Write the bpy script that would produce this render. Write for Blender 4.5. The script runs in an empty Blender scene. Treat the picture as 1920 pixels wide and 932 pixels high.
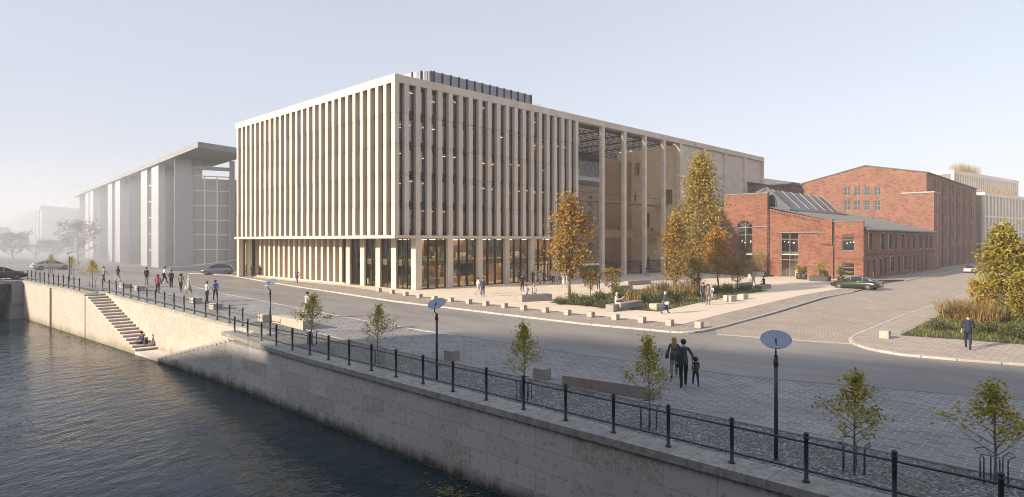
import bpy, bmesh, math, random
from mathutils import Vector, Matrix
from mathutils.geometry import tessellate_polygon
random.seed(7)
SC = bpy.context.scene
COL = SC.collection
R = math.radians
# ------------------------------------------------------------------ camera frame and measured positions
TH = R(44.33)
ST, CT = math.sin(TH), math.cos(TH)
FPX, HZ, EYE = 1186.0, 452.0, 5.7
def c2w(X, Y): return (X*ST + Y*CT, -X*CT + Y*ST)
def sm(a, b, x):
    t = min(1, max(0, (x-a)/(b-a))); return t*t*(3-2*t)
def gz(x, y):
    """the quay climbs gently towards the bridge"""
    q = 1.18*min(1, max(0, (y-31)/40.0)) + .15*sm(70, 100, y)
    return q*(1 - sm(23, 38, x))
def wx(y): return 15.05 if y < 40 else 15.05 - .057*(y-40)
def G(u, v, dz=0.0):
    z = 0
    for _ in range(12):
        Y = FPX*(EYE-z)/(v-HZ); X = (u-960)/FPX*Y
        x, y = c2w(X, Y); z = .5*z + .5*(gz(x, y)+dz)
    return (x, y, gz(x, y)+dz)
def onx(u, x0):
    r = (u-960)/FPX; k = r*ST + CT; Y = x0/k
    return Y*(-r*CT + ST), Y
def ony(u, y0):
    r = (u-960)/FPX; Y = y0/(-r*CT + ST)
    return Y*(r*ST + CT), Y
def zat(v, Y): return EYE - (v-HZ)*Y/FPX
WATER = -2.85
# ------------------------------------------------------------------ mesh building
class MB:
    def __init__(s): s.v = []; s.f = []; s.m = []; s.sm = []; s.t = []
    def add(s, vs, fs, m=0, smooth=False, tint=0.0):
        b = len(s.v); s.v += [tuple(p) for p in vs]
        for f in fs:
            s.f.append([b+i for i in f]); s.m.append(m); s.sm.append(smooth); s.t.append(tint)
        return s
    def box(s, x0, x1, y0, y1, z0, z1, m=0):
        if x0 > x1: x0, x1 = x1, x0
        if y0 > y1: y0, y1 = y1, y0
        if z0 > z1: z0, z1 = z1, z0
        return s.add([(x0,y0,z0),(x1,y0,z0),(x1,y1,z0),(x0,y1,z0),(x0,y0,z1),(x1,y0,z1),(x1,y1,z1),(x0,y1,z1)],
              [(0,3,2,1),(4,5,6,7),(0,1,5,4),(1,2,6,5),(2,3,7,6),(3,0,4,7)], m)
    def prism(s, pts, z0, z1, m=0):
        n = len(pts)
        a = sum(pts[i][0]*pts[(i+1)%n][1]-pts[(i+1)%n][0]*pts[i][1] for i in range(n))
        if a < 0: pts = pts[::-1]
        return s.add([(p[0],p[1],z0) for p in pts]+[(p[0],p[1],z1) for p in pts],
              [tuple(range(n-1,-1,-1)), tuple(range(n,2*n))]+[(i,(i+1)%n,n+(i+1)%n,n+i) for i in range(n)], m)
    def bar(s, p, q, w, h, m=0):
        p, q = Vector(p), Vector(q); d = (q-p).normalized()
        up = Vector((0,0,1)) if abs(d.z) < .95 else Vector((0,1,0))
        a = d.cross(up).normalized()*w/2; b = a.cross(d).normalized()*h/2
        vs = [p-a-b,p+a-b,p+a+b,p-a+b,q-a-b,q+a-b,q+a+b,q-a+b]
        return s.add(vs, [(0,1,2,3),(7,6,5,4),(0,4,5,1),(1,5,6,2),(2,6,7,3),(3,7,4,0)], m)
    def tube(s, pts, r, n=8, m=0, caps=True, smooth=True):
        pts = [Vector(p) for p in pts]; k = len(pts)
        rs = r if isinstance(r, (list,tuple)) else [r]*k
        vs = []
        for i in range(k):
            d = (pts[min(i+1,k-1)]-pts[max(i-1,0)]).normalized()
            up = Vector((0,0,1)) if abs(d.z) < .9 else Vector((0,1,0))
            a = d.cross(up).normalized(); b = d.cross(a).normalized()
            vs += [pts[i]+(a*math.cos(t)+b*math.sin(t))*rs[i] for t in (2*math.pi*j/n for j in range(n))]
        fs = [(i*n+j, i*n+(j+1)%n, (i+1)*n+(j+1)%n, (i+1)*n+j) for i in range(k-1) for j in range(n)]
        if caps: fs += [tuple(range(n-1,-1,-1)), tuple(range((k-1)*n,k*n))]
        return s.add(vs, fs, m, smooth)
    def lathe(s, prof, n=12, m=0, c=(0,0,0), smooth=True):
        vs = [(c[0]+r*math.cos(2*math.pi*j/n), c[1]+r*math.sin(2*math.pi*j/n), c[2]+z) for r, z in prof for j in range(n)]
        k = len(prof)
        fs = [(i*n+j, i*n+(j+1)%n, (i+1)*n+(j+1)%n, (i+1)*n+j) for i in range(k-1) for j in range(n)]
        fs += [tuple(range(n-1,-1,-1)), tuple(range((k-1)*n,k*n))]
        return s.add(vs, fs, m, smooth)
    def loft(s, rings, m=0, smooth=True, caps=True):
        n = len(rings[0]); k = len(rings)
        vs = [p for r in rings for p in r]
        fs = [(i*n+j, i*n+(j+1)%n, (i+1)*n+(j+1)%n, (i+1)*n+j) for i in range(k-1) for j in range(n)]
        if caps: fs += [tuple(range(n-1,-1,-1)), tuple(range((k-1)*n,k*n))]
        return s.add(vs, fs, m, smooth)
    def profile(s, outer, holes, t0, t1, fn, m=0, mr=None):
        """a wall of outline outer with openings, thickness t0..t1, fn(a,b,t) -> world"""
        loops = [outer]+holes
        flat = [p for l in loops for p in l]
        tris = tessellate_polygon([[Vector((a,b,0)) for a,b in l] for l in loops])
        N = len(flat)
        vs = [fn(a,b,t0) for a,b in flat]+[fn(a,b,t1) for a,b in flat]
        fs = [tuple(t) for t in tris]+[tuple(N+i for i in reversed(t)) for t in tris]
        s.add(vs, fs, m)
        o = 0
        for l in loops:
            n = len(l)
            vs = [fn(a,b,t0) for a,b in l]+[fn(a,b,t1) for a,b in l]
            s.add(vs, [(i,(i+1)%n,n+(i+1)%n,n+i) for i in range(n)], (m if mr is None or l is outer else mr))
            o += n
        return s
    def warp(s, fn): s.v = [fn(*p) for p in s.v]; return s
    def build(s, name, mats, parent=None, loc=None, rot=0, tint=False, recalc=False):
        if not isinstance(mats, (list,tuple)): mats = [mats]
        org = Vector((0,0,0))
        if parent is not None and loc is None: org = world(parent)
        me = bpy.data.meshes.new(name)
        me.from_pydata([tuple(Vector(p)-org) for p in s.v], [], s.f)
        for mt in mats: me.materials.append(mt)
        me.polygons.foreach_set('material_index', s.m)
        me.polygons.foreach_set('use_smooth', s.sm)
        if tint:
            at = me.attributes.new('tint', 'FLOAT', 'FACE'); at.data.foreach_set('value', s.t)
        if recalc:
            bm = bmesh.new(); bm.from_mesh(me); bmesh.ops.recalc_face_normals(bm, faces=bm.faces); bm.to_mesh(me); bm.free()
        me.update()
        return link(name, me, parent, loc, rot)
def world(o):
    p = Vector((0,0,0))
    while o is not None: p += o.location; o = o.parent
    return p
def link(name, me, parent=None, loc=None, rot=0):
    o = bpy.data.objects.new(name, me); COL.objects.link(o)
    if parent is not None: o.parent = parent
    if loc is not None: o.location = loc
    if rot: o.rotation_euler = (0,0,rot)
    return o
def tag(o, label=None, cat=None, group=None, kind=None):
    if label: o['label'] = label
    if cat: o['category'] = cat
    if group: o['group'] = group
    if kind: o['kind'] = kind
    return o
def thing(name, label, cat, loc=(0,0,0), rot=0, group=None, scale=None):
    o = bpy.data.objects.new(name, None); COL.objects.link(o)
    o.location = loc; o.rotation_euler = (0,0,rot)
    if scale: o.scale = (scale,)*3 if not isinstance(scale, tuple) else scale
    return tag(o, label, cat, group)
KIDS = {}
def kids(o): return [c for c in COL.objects if c.parent is o] if o.name not in KIDS else KIDS[o.name]
def dup(root, loc, rot=0, label=None, scale=None):
    r = root.copy(); COL.objects.link(r); r.location = loc; r.rotation_euler = (0,0,rot)
    if scale: r.scale = (scale,)*3 if not isinstance(scale, tuple) else scale
    if label: r['label'] = label
    def rec(a, b):
        for ch in list(a.children):
            c = ch.copy(); COL.objects.link(c); c.parent = b; rec(ch, c)
    rec(root, r)
    return r
# ------------------------------------------------------------------ materials
class NT:
    def __init__(s, name):
        s.mat = bpy.data.materials.new(name); s.mat.use_nodes = True
        s.n = s.mat.node_tree.nodes; s.l = s.mat.node_tree.links
        s.bs = s.n['Principled BSDF']; s.out = s.n['Material Output']
    def new(s, t, **kw):
        nd = s.n.new(t)
        for k, v in kw.items():
            if k.startswith('i_'): nd.inputs[k[2:].replace('_',' ')].default_value = v
            else: setattr(nd, k, v)
        return nd
    def ln(s, a, b): s.l.new(a, b)
    def pos(s): return s.new('ShaderNodeNewGeometry').outputs['Position']
    def val(s, x):
        return x
    def noise(s, vec, scale, detail=4, rough=.55, out='Fac'):
        nd = s.new('ShaderNodeTexNoise', i_Scale=scale, i_Detail=detail, i_Roughness=rough); s.ln(vec, nd.inputs['Vector']); return nd.outputs[out]
    def ramp(s, fac, stops):
        nd = s.new('ShaderNodeValToRGB'); e = nd.color_ramp.elements
        while len(e) < len(stops): e.new(.5)
        for el, (p, c) in zip(e, stops): el.position = p; el.color = c if len(c) == 4 else (*c, 1)
        s.ln(fac, nd.inputs['Fac']); return nd.outputs['Color']
    def mix(s, fac, a, b, mode='MIX'):
        nd = s.new('ShaderNodeMix', data_type='RGBA', blend_type=mode)
        for src, i in ((fac, 0), (a, 6), (b, 7)):
            if hasattr(src, 'is_output'): s.ln(src, nd.inputs[i])
            elif i == 0: nd.inputs[0].default_value = src
            else: nd.inputs[i].default_value = (*src, 1) if len(src) == 3 else src
        return nd.outputs[2]
    def math(s, op, a, b=0.0, c=0.0):
        nd = s.new('ShaderNodeMath', operation=op)
        for i, src in enumerate((a, b, c)):
            if hasattr(src, 'is_output'): s.ln(src, nd.inputs[i])
            else: nd.inputs[i].default_value = src
        return nd.outputs[0]
    def xyz(s, v):
        nd = s.new('ShaderNodeSeparateXYZ'); s.ln(v, nd.inputs[0]); return nd.outputs
    def comb(s, x, y, z=0.0):
        nd = s.new('ShaderNodeCombineXYZ')
        for i, src in enumerate((x, y, z)):
            if hasattr(src, 'is_output'): s.ln(src, nd.inputs[i])
            else: nd.inputs[i].default_value = src
        return nd.outputs[0]
    def wallvec(s, k=1.0, ox=0.0, oz=0.0):
        x, y, z = s.xyz(s.pos())
        return s.comb(s.math('ADD', s.math('ADD', x, s.math('MULTIPLY', y, k)), ox), s.math('ADD', z, oz))
    def bricks(s, vec, w, h, c1, c2, mortar, msize=.01, offset=.5, bias=0.0, smooth=.1):
        nd = s.new('ShaderNodeTexBrick', offset=offset, i_Scale=1.0, i_Mortar_Size=msize, i_Mortar_Smooth=smooth, i_Bias=bias, i_Brick_Width=w, i_Row_Height=h)
        s.ln(vec, nd.inputs['Vector'])
        for k, c in (('Color1', c1), ('Color2', c2), ('Mortar', mortar)):
            nd.inputs[k].default_value = (*c, 1)
        return nd.outputs['Color'], nd.outputs['Fac']
    def bump(s, h, strength=.3, dist=.02):
        nd = s.new('ShaderNodeBump', i_Strength=strength, i_Distance=dist); s.ln(h, nd.inputs['Height']); s.ln(nd.outputs[0], s.bs.inputs['Normal'])
    def col(s, c):
        if hasattr(c, 'is_output'): s.ln(c, s.bs.inputs['Base Color'])
        else: s.bs.inputs['Base Color'].default_value = (*c, 1)
    def set(s, **kw):
        for k, v in kw.items(): s.bs.inputs[k.replace('_',' ')].default_value = v
        return s
def simple(name, c, rough=.7, var=.12, scale=2.0, metal=0.0, bump=0.0, bscale=30, spec=.4):
    t = NT(name); p = t.pos()
    if var:
        n = t.noise(p, scale, 5, .6)
        t.col(t.ramp(n, [(.3, tuple(x*(1-var) for x in c)), (.7, tuple(min(1, x*(1+var)) for x in c))]))
    else: t.col(c)
    t.set(Roughness=rough, Metallic=metal); t.bs.inputs['Specular IOR Level'].default_value = spec
    if bump: t.bump(t.noise(p, bscale, 6, .65), bump, .02)
    return t.mat
def emis(name, c, e):
    t = NT(name); t.col((.8,.8,.8)); t.bs.inputs['Emission Color'].default_value = (*c, 1); t.bs.inputs['Emission Strength'].default_value = e
    return t.mat
def glassmat(name, tint=(.75,.78,.8), ior=1.5, refl=(1,1,1)):
    t = NT(name); t.n.remove(t.bs)
    tr = t.new('ShaderNodeBsdfTransparent'); tr.inputs[0].default_value = (*tint, 1)
    gl = t.new('ShaderNodeBsdfGlossy'); gl.inputs['Roughness'].default_value = .01; gl.inputs[0].default_value = (*refl, 1)
    fr = t.new('ShaderNodeFresnel', i_IOR=ior)
    mx = t.new('ShaderNodeMixShader'); t.ln(fr.outputs[0], mx.inputs[0]); t.ln(tr.outputs[0], mx.inputs[1]); t.ln(gl.outputs[0], mx.inputs[2])
    t.ln(mx.outputs[0], t.out.inputs['Surface']); return t.mat
M = {}; LEAFK = .92
def mats():
    # pale limestone of the new building: panels one floor tall, each a slightly different tone
    t = NT('limestone'); p = t.pos()
    c, f = t.bricks(t.wallvec(oz=-6.55+3.35*3, ox=.37), 1.607, 3.35, (.56,.49,.405), (.66,.585,.495), (.40,.35,.30), .014, 0)
    c = t.mix(t.math('MULTIPLY', t.noise(p, 5, 6, .7), .35), c, (.50,.44,.37)); t.col(c); t.set(Roughness=.85)
    t.bump(t.noise(p, 40, 4), .15, .01); M['limestone'] = t.mat
    # large dressed blocks of the wing wall
    t = NT('wing stone'); p = t.pos()
    c, f = t.bricks(t.wallvec(), 3.2, 1.12, (.58,.50,.40), (.68,.60,.49), (.48,.42,.35), .02, .5)
    n = t.noise(p, .45, 6, .65)
    c = t.mix(t.ramp(n, [(.5,(0,0,0)),(.68,(.4,.4,.4))]), c, (.50,.40,.29)); t.col(c); t.set(Roughness=.9)
    t.bump(t.noise(p, 30, 4), .15, .01); M['wing'] = t.mat
    M['wing2'] = simple('atrium stone', (.86,.665,.43), .85, .1, .6)  # paler, warmer copy of the wing stone; warm atrium light put into its colour
    # canal wall
    t = NT('canal stone'); p = t.pos(); x, y, z = t.xyz(p)
    vec = t.comb(t.math('ADD', y, 0.3), t.math('ADD', z, .2))
    c, f = t.bricks(vec, 1.55, .72, (.44,.455,.455), (.55,.565,.56), (.30,.305,.30), .010, .5)  # cooled base: the shade on this wall is put into the stone colour
    c2, f2 = t.bricks(vec, 1.55, .72, (0,0,0), (1,1,1), (0,0,0), .012, .5, -.1)
    pit = t.noise(p, 9, 6, .7)
    sel = t.math('GREATER_THAN', c2, .72)
    pits = t.ramp(pit, [(.40,(.25,.21,.175)),(.52,(.41,.37,.325)),(.62,(.52,.48,.43))])
    c = t.mix(t.math('MULTIPLY', sel, .65), c, pits)
    speck = t.ramp(t.noise(p, 5, 7, .75), [(.34,(.45,.40,.33)),(.46,(1,1,1))])
    c = t.mix(.75, c, speck, 'MULTIPLY')
    # tide stain: green-brown just above the water, dark drips below the coping, both ragged
    e = t.math('ADD', z, t.math('MULTIPLY', t.noise(t.comb(y, t.math('MULTIPLY', z, .3)), 1.6, 6, .7), 1.0))
    c = t.mix(t.ramp(t.math('MULTIPLY_ADD', e, .8, 1.84), [(.0,(1,1,1)),(.40,(0,0,0))]), c, (.065,.07,.045))
    drip = t.math('ADD', z, t.math('MULTIPLY', t.noise(t.comb(t.math('MULTIPLY', y, 3.0), t.math('MULTIPLY', z, .4)), 1.5, 6, .75), .9))
    c = t.mix(t.math('MULTIPLY', t.ramp(t.math('MULTIPLY_ADD', drip, 1.6, .12), [(.3,(0,0,0)),(.75,(1,1,1))]), t.math('LESS_THAN', y, 41)), c, (.12,.125,.11))
    t.col(c); t.set(Roughness=.9); t.bump(t.mix(.5, pit, f), .35, .015); M['canal'] = t.mat
    t = NT('back wall stone'); p = t.pos(); x, y, z = t.xyz(p)
    c, f = t.bricks(t.comb(y, z), 1.4, .7, (.42,.39,.36), (.49,.46,.43), (.33,.305,.28), .009, .5)
    pit = t.noise(p, 7, 7, .75)
    c = t.mix(t.ramp(pit, [(.42,(.75,.75,.75)),(.58,(0,0,0))]), c, (.31,.25,.205))
    e = t.math('ADD', z, t.math('MULTIPLY', t.noise(t.comb(y, t.math('MULTIPLY', z, .2)), 1.3, 6, .7), 1.4))
    c = t.mix(t.ramp(t.math('MULTIPLY_ADD', e, .7, 1.60), [(.0,(1,1,1)),(.55,(0,0,0))]), c, (.16,.155,.115))
    t.col(c); t.set(Roughness=.9); t.bump(pit, .3, .012); M['backwall'] = t.mat
    t = NT('coping'); p = t.pos(); x, y, z = t.xyz(p)
    c, f = t.bricks(t.comb(y, x, 0), 2.05, 9.0, (.30,.30,.29), (.375,.375,.365), (.14,.14,.135), .012, 0)  # cooler base colour carries the bluish shade of the near quay
    n = t.noise(p, 3.5, 8, .75)
    c = t.mix(t.ramp(n, [(.40,(.75,.75,.75)),(.55,(0,0,0))]), c, (.18,.18,.16))
    n2 = t.noise(p, 22, 5, .7)
    c = t.mix(t.ramp(n2, [(.30,(.7,.7,.7)),(.44,(0,0,0))]), c, (.14,.14,.125))
    t.col(c); t.set(Roughness=.92); t.bump(n2, .45, .02); M['coping'] = t.mat
    # paving
    def setts(nm, w, h, c1, c2, mo, axis=0, rot=0.0, ms=.02, stain=.25, bmp=.5):
        t = NT(nm); p = t.pos(); x, y, z = t.xyz(p)
        wob = t.noise(p, .9, 3, .5)
        a, b = (x, y) if axis == 0 else (y, x)
        vec = t.comb(t.math('MULTIPLY_ADD', wob, .12, a), t.math('MULTIPLY_ADD', wob, .10, b))
        c, f = t.bricks(vec, w, h, c1, c2, mo, ms, .5, 0, .3)
        n = t.noise(p, .35, 6, .6)
        c = t.mix(t.ramp(n, [(.35,(stain,)*3),(.65,(0,0,0))]), c, tuple(k*.55 for k in c1))
        n2 = t.noise(p, 14, 4, .7)
        c = t.mix(.5, c, t.ramp(n2, [(.25,(.55,.55,.55)),(.75,(1.35,1.35,1.35))]), 'MULTIPLY')
        t.col(c); t.set(Roughness=.8); h = t.mix(.35, t.mix(1.0, f, (1,1,1), 'DIFFERENCE'), n2); t.bump(h, bmp, .03); return t.mat
    M['setts'] = setts('quay setts', .56, .25, (.165,.17,.178), (.265,.27,.275), (.37,.37,.365), 1, ms=.03, stain=.35)  # blue shade of the quay worked into these cool, dark tones
    M['street'] = setts('street setts', .62, .30, (.37,.315,.262), (.48,.41,.345), (.22,.19,.16), 1, ms=.035, stain=.35)
    M['pave'] = setts('pavement setts', .45, .24, (.33,.285,.245), (.46,.40,.35), (.17,.15,.13), 0, ms=.018, stain=.3)
    M['pave2'] = setts('pavement blocks', .60, .30, (.38,.325,.275), (.48,.415,.355), (.22,.19,.16), 1, ms=.02, stain=.25)
    t = NT('asphalt'); p = t.pos(); x, y, z = t.xyz(p)
    n = t.noise(t.comb(t.math('MULTIPLY', x, 1.0), t.math('MULTIPLY', y, .35)), .33, 7, .62); n2 = t.noise(p, 25, 5, .7)
    c = t.ramp(n, [(.3,(.172,.165,.158)),(.5,(.235,.226,.216)),(.7,(.285,.274,.262))])
    c = t.mix(.55, c, t.ramp(n2, [(.2,(.6,.6,.6)),(.8,(1.3,1.3,1.3))]), 'MULTIPLY')
    ck = t.new('ShaderNodeTexVoronoi', feature='DISTANCE_TO_EDGE', i_Scale=.16); t.ln(t.mix(.12, p, t.noise(p, .8, 5, .6, 'Color')), ck.inputs['Vector'])
    c = t.mix(t.ramp(ck.outputs[0], [(.0,(.55,.55,.55)),(.006,(0,0,0))]), c, (.12,.11,.10))
    t.col(c); t.set(Roughness=.82); t.bump(n2, .25, .01); M['asphalt'] = t.mat
    t = NT('plaza slab'); p = t.pos(); x, y, z = t.xyz(p)
    n = t.noise(p, .22, 6, .6)
    c, f = t.bricks(t.comb(x, y), 3.0, 3.0, (.66,.58,.47), (.70,.615,.50), (.57,.50,.41), .01, 0)
    c = t.mix(t.ramp(n, [(.35,(.5,.5,.5)),(.65,(0,0,0))]), c, (.56,.49,.40))
    c = t.mix(t.ramp(t.noise(p, 6, 5, .7), [(.3,(.3,.3,.3)),(.6,(0,0,0))]), c, (.50,.44,.36))
    t.col(c); t.set(Roughness=.75); t.bump(t.noise(p, 20, 4), .1, .01); M['plaza'] = t.mat
    t = NT('gravel'); p = t.pos()
    vo = t.new('ShaderNodeTexVoronoi', i_Scale=17.0); t.ln(p, vo.inputs['Vector'])
    b = t.new('ShaderNodeSeparateColor'); t.ln(vo.outputs['Color'], b.inputs[0])
    c = t.ramp(b.outputs[0], [(0,(.06,.063,.067)),(.5,(.155,.158,.162)),(.85,(.28,.282,.285)),(1,(.47,.47,.465))])  # pebble tones cooled to take in the bluish shade lying here
    c = t.mix(t.ramp(t.noise(p, .7, 5, .6), [(.35,(.45,.45,.45)),(.65,(0,0,0))]), c, (.10,.095,.085))
    t.col(c); t.set(Roughness=.9); t.bump(vo.outputs['Distance'], .9, .05); M['gravel'] = t.mat
    t = NT('kerb stone'); p = t.pos()
    x, y, z = t.xyz(p)
    c, f = t.bricks(t.comb(t.math('ADD', x, y), z), 1.2, 9, (.42,.40,.37), (.54,.52,.48), (.15,.14,.13), .025, 0)
    c = t.mix(t.ramp(t.noise(p, 7, 6, .75), [(.35,(.6,.6,.6)),(.6,(0,0,0))]), c, (.23,.22,.20)); t.col(c); t.set(Roughness=.85); t.bump(t.noise(p, 18, 4), .3, .02); M['kerb'] = t.mat
    M['soil'] = simple('soil', (.075,.065,.04), .95, .4, 3, bump=.6, bscale=12)
    M['earth'] = simple('dry ground', (.15,.14,.115), .95, .25, .3)
    M['stoneblock'] = simple('stone block', (.40,.355,.315), .85, .16, 5, bump=.2)
    M['concblock'] = simple('concrete bench', (.27,.25,.235), .85, .14, 3, bump=.2)
    M['stair'] = simple('stair stone', (.62,.57,.52), .85, .2, 4, bump=.2)
    # brick
    def brick(nm, c1, c2, mo, w=.42, h=.135):
        t = NT(nm); p = t.pos(); vec = t.wallvec()
        c, f = t.bricks(vec, w, h, c1, c2, mo, .014, .5, 0, .2)
        d1, f1 = t.bricks(vec, w, h, (0,0,0), (1,1,1), (0,0,0), .014, .5, -.05)
        c = t.mix(t.math('MULTIPLY', t.math('GREATER_THAN', d1, .82), .8), c, tuple(k*.33 for k in c1))
        c = t.mix(t.math('MULTIPLY', t.math('MULTIPLY', t.math('LESS_THAN', d1, .14), t.math('GREATER_THAN', d1, .002)), .2), c, (.50,.30,.20))
        n = t.noise(p, .5, 6, .65)
        c = t.mix(t.ramp(n, [(.35,(.45,.45,.45)),(.65,(0,0,0))]), c, tuple(k*.6 for k in c1))
        t.col(c); t.set(Roughness=.88); t.bump(f, .4, .015); return t.mat
    M['brick'] = brick('red brick', (.165,.060,.038), (.245,.095,.060), (.185,.125,.095), .42, .15)
    M['brick2'] = brick('pale red brick', (.185,.078,.054), (.265,.12,.084), (.215,.145,.112), .56, .19)
    M['brick3'] = brick('buff brick', (.42,.32,.22), (.55,.44,.31), (.30,.22,.15), .5, .18)
    M['roofmetal'] = simple('zinc roof', (.068,.08,.105), .6, .10, .8, metal=.2)
    M['darkmetal'] = simple('dark bronze metal', (.022,.021,.022), .4, .1, 3, metal=.3)
    M['greymetal'] = simple('window grey', (.13,.15,.17), .5, .08, 3)
    M['rail'] = simple('railing paint', (.028,.048,.056), .42, .25, 6, metal=.2)
    M['pole'] = simple('lamp paint', (.055,.07,.095), .4, .1, 6, metal=.3)
    M['disc'] = simple('brushed disc', (.26,.30,.38), .42, .05, 3, metal=.65)
    M['galv'] = simple('galvanised tube', (.20,.23,.29), .35, .1, 8, metal=.7)
    M['screen'] = simple('plant screen', (.28,.305,.35), .5, .08, 1, metal=.3)
    M['conc'] = simple('pale concrete', (.34,.355,.38), .9, .07, .6)
    M['cream'] = simple('cream stone', (.80,.73,.62), .85, .06, .4); M['bars'] = simple('pale window bars', (.62,.62,.62), .8, .05, 2)  # cream of the far blocks is lightened to hold haze and glow
    M['concd'] = simple('concrete slab', (.225,.24,.265), .9, .08, .5)
    M['farglass'] = simple('distant glazing', (.20,.21,.23), .35, .05, .5)
    M['pv'] = simple('solar panel', (.06,.072,.10), .3, .2, 1, metal=.4)
    M['walnut'] = simple('warm wood', (.25,.16,.09), .6, .2, .7)
    M['wood2'] = simple('light oak', (.60,.44,.25), .55, .15, 1.2)
    M['inner'] = simple('interior wall', (.46,.33,.22), .8, .12, .4)
    M['ceil'] = simple('ceiling', (.42,.36,.29), .8, .05, 1)
    M['green'] = simple('fascia green', (.23,.27,.18), .5, .1, 2)
    M['brown'] = simple('bronze cladding', (.34,.195,.10), .6, .15, .4)
    M['infill'] = simple('tan cladding', (.125,.088,.06), .7, .18, 1.2); M['sideglass'] = simple('dark window strip', (.07,.058,.048), .35, .3, .8)
    M['white'] = simple('white fabric', (.68,.66,.62), .8, .05, 3)
    M['glass'] = glassmat('window glass', (.62,.64,.66), 2.7, (.85,.92,1))
    M['glass2'] = glassmat('shop glass', (.80,.80,.78), 1.75, (.9,.95,1))
    M['glass3'] = glassmat('side glass', (.6,.6,.58), 1.45, (.8,.85,.9))
    M['striplight'] = emis('strip light', (1,.66,.36), 2.4)
    M['glow'] = emis('warm ceiling lamp', (1,.68,.36), 3.6)
    M['bulb'] = emis('lamp bulb', (1,.80,.55), 3.5)
    M['planter'] = simple('planter black', (.03,.032,.035), .5, .1, 4)
    M['tyre'] = simple('tyre rubber', (.02,.02,.021), .8, .1, 5)
    M['rim'] = simple('alloy rim', (.26,.265,.28), .3, 0, 1, metal=.9)
    M['bark'] = simple('bark', (.12,.095,.075), .9, .35, 8, bump=.4)
    M['barkpale'] = simple('pale bark', (.21,.20,.20), .9, .3, 8, bump=.3)
    def leaf(nm, stops):
        stops = [(p, tuple(k*LEAFK for k in c)) for p, c in stops]; t = NT(nm); a = t.new('ShaderNodeAttribute', attribute_name='tint')
        c = t.ramp(a.outputs['Fac'], stops); t.col(c); t.set(Roughness=.55)
        tl = t.new('ShaderNodeBsdfTranslucent'); t.ln(c, tl.inputs[0])
        mx = t.new('ShaderNodeMixShader'); mx.inputs[0].default_value = .3
        t.ln(t.bs.outputs[0], mx.inputs[1]); t.ln(tl.outputs[0], mx.inputs[2]); t.ln(mx.outputs[0], t.out.inputs['Surface']); return t.mat
    M['l_orange'] = leaf('autumn leaves', [(0,(.09,.085,.018)),(.25,(.20,.16,.028)),(.45,(.34,.23,.035)),(.65,(.42,.21,.028)),(.85,(.46,.14,.022)),(1,(.48,.32,.05))])
    M['l_yellow'] = leaf('yellow leaves', [(0,(.15,.12,.022)),(.4,(.30,.22,.04)),(.75,(.42,.30,.055)),(1,(.50,.37,.09))])
    M['l_mixed'] = leaf('turning leaves', [(0,(.12,.10,.02)),(.35,(.26,.18,.03)),(.7,(.40,.24,.035)),(1,(.46,.20,.035))])
    M['l_olive'] = leaf('olive leaves', [(0,(.12,.115,.02)),(.4,(.25,.215,.03)),(.8,(.38,.31,.045)),(1,(.48,.38,.07))])
    M['l_young'] = leaf('sapling leaves', [(0,(.17,.17,.02)),(.5,(.42,.37,.045)),(1,(.64,.55,.10))])
    M['l_shrub'] = leaf('shrub leaves', [(0,(.035,.055,.018)),(.5,(.085,.11,.038)),(1,(.17,.19,.075))])
    M['l_gold'] = leaf('golden leaves', [(0,(.26,.17,.02)),(.5,(.42,.29,.035)),(1,(.52,.38,.06))])
    M['g_dry'] = leaf('dry grass', [(0,(.20,.135,.05)),(.5,(.36,.245,.095)),(1,(.50,.37,.17))])
    M['g_green'] = leaf('green grass', [(0,(.06,.10,.022)),(.6,(.17,.22,.06)),(.88,(.28,.28,.10)),(1,(.32,.19,.07))])
    M['l_far'] = leaf('far leaves', [(0,(.16,.12,.09)),(1,(.30,.22,.16))])
    M['algae'] = leaf('water weed', [(0,(.07,.065,.02)),(.6,(.18,.16,.05)),(1,(.34,.28,.11))])
    # water
    t = NT('canal water'); p = t.pos(); x, y, z = t.xyz(p)
    v1 = t.comb(t.math('MULTIPLY_ADD', x, .75, t.math('MULTIPLY', y, .45)), t.math('MULTIPLY_ADD', y, 1.25, t.math('MULTIPLY', x, -.55)))
    wv = t.noise(v1, .95, 3, .5); wv2 = t.noise(v1, 3.4, 3, .5); big = t.noise(p, .16, 3, .5)
    h = t.math('ADD', t.math('MULTIPLY', wv, 1.0), t.math('MULTIPLY', wv2, .3))
    silt = t.noise(p, .33, 6, .65)
    t.col(t.ramp(silt, [(.38,(.006,.026,.038)),(.62,(.022,.036,.036))]))
    t.set(Roughness=.07); t.bs.inputs['IOR'].default_value = 1.33; t.bs.inputs['Specular IOR Level'].default_value = .20
    bp = t.new('ShaderNodeBump', i_Distance=.15); t.ln(h, bp.inputs['Height']); t.ln(t.ramp(big, [(.35,(.25,.25,.25)),(.65,(.8,.8,.8))]), bp.inputs['Strength'])
    t.ln(bp.outputs[0], t.bs.inputs['Normal']); M['water'] = t.mat
mats()
HAZE, MIST, SKY, SUN, EXPO = .00065, .006, .108, 5.0, .86
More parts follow.
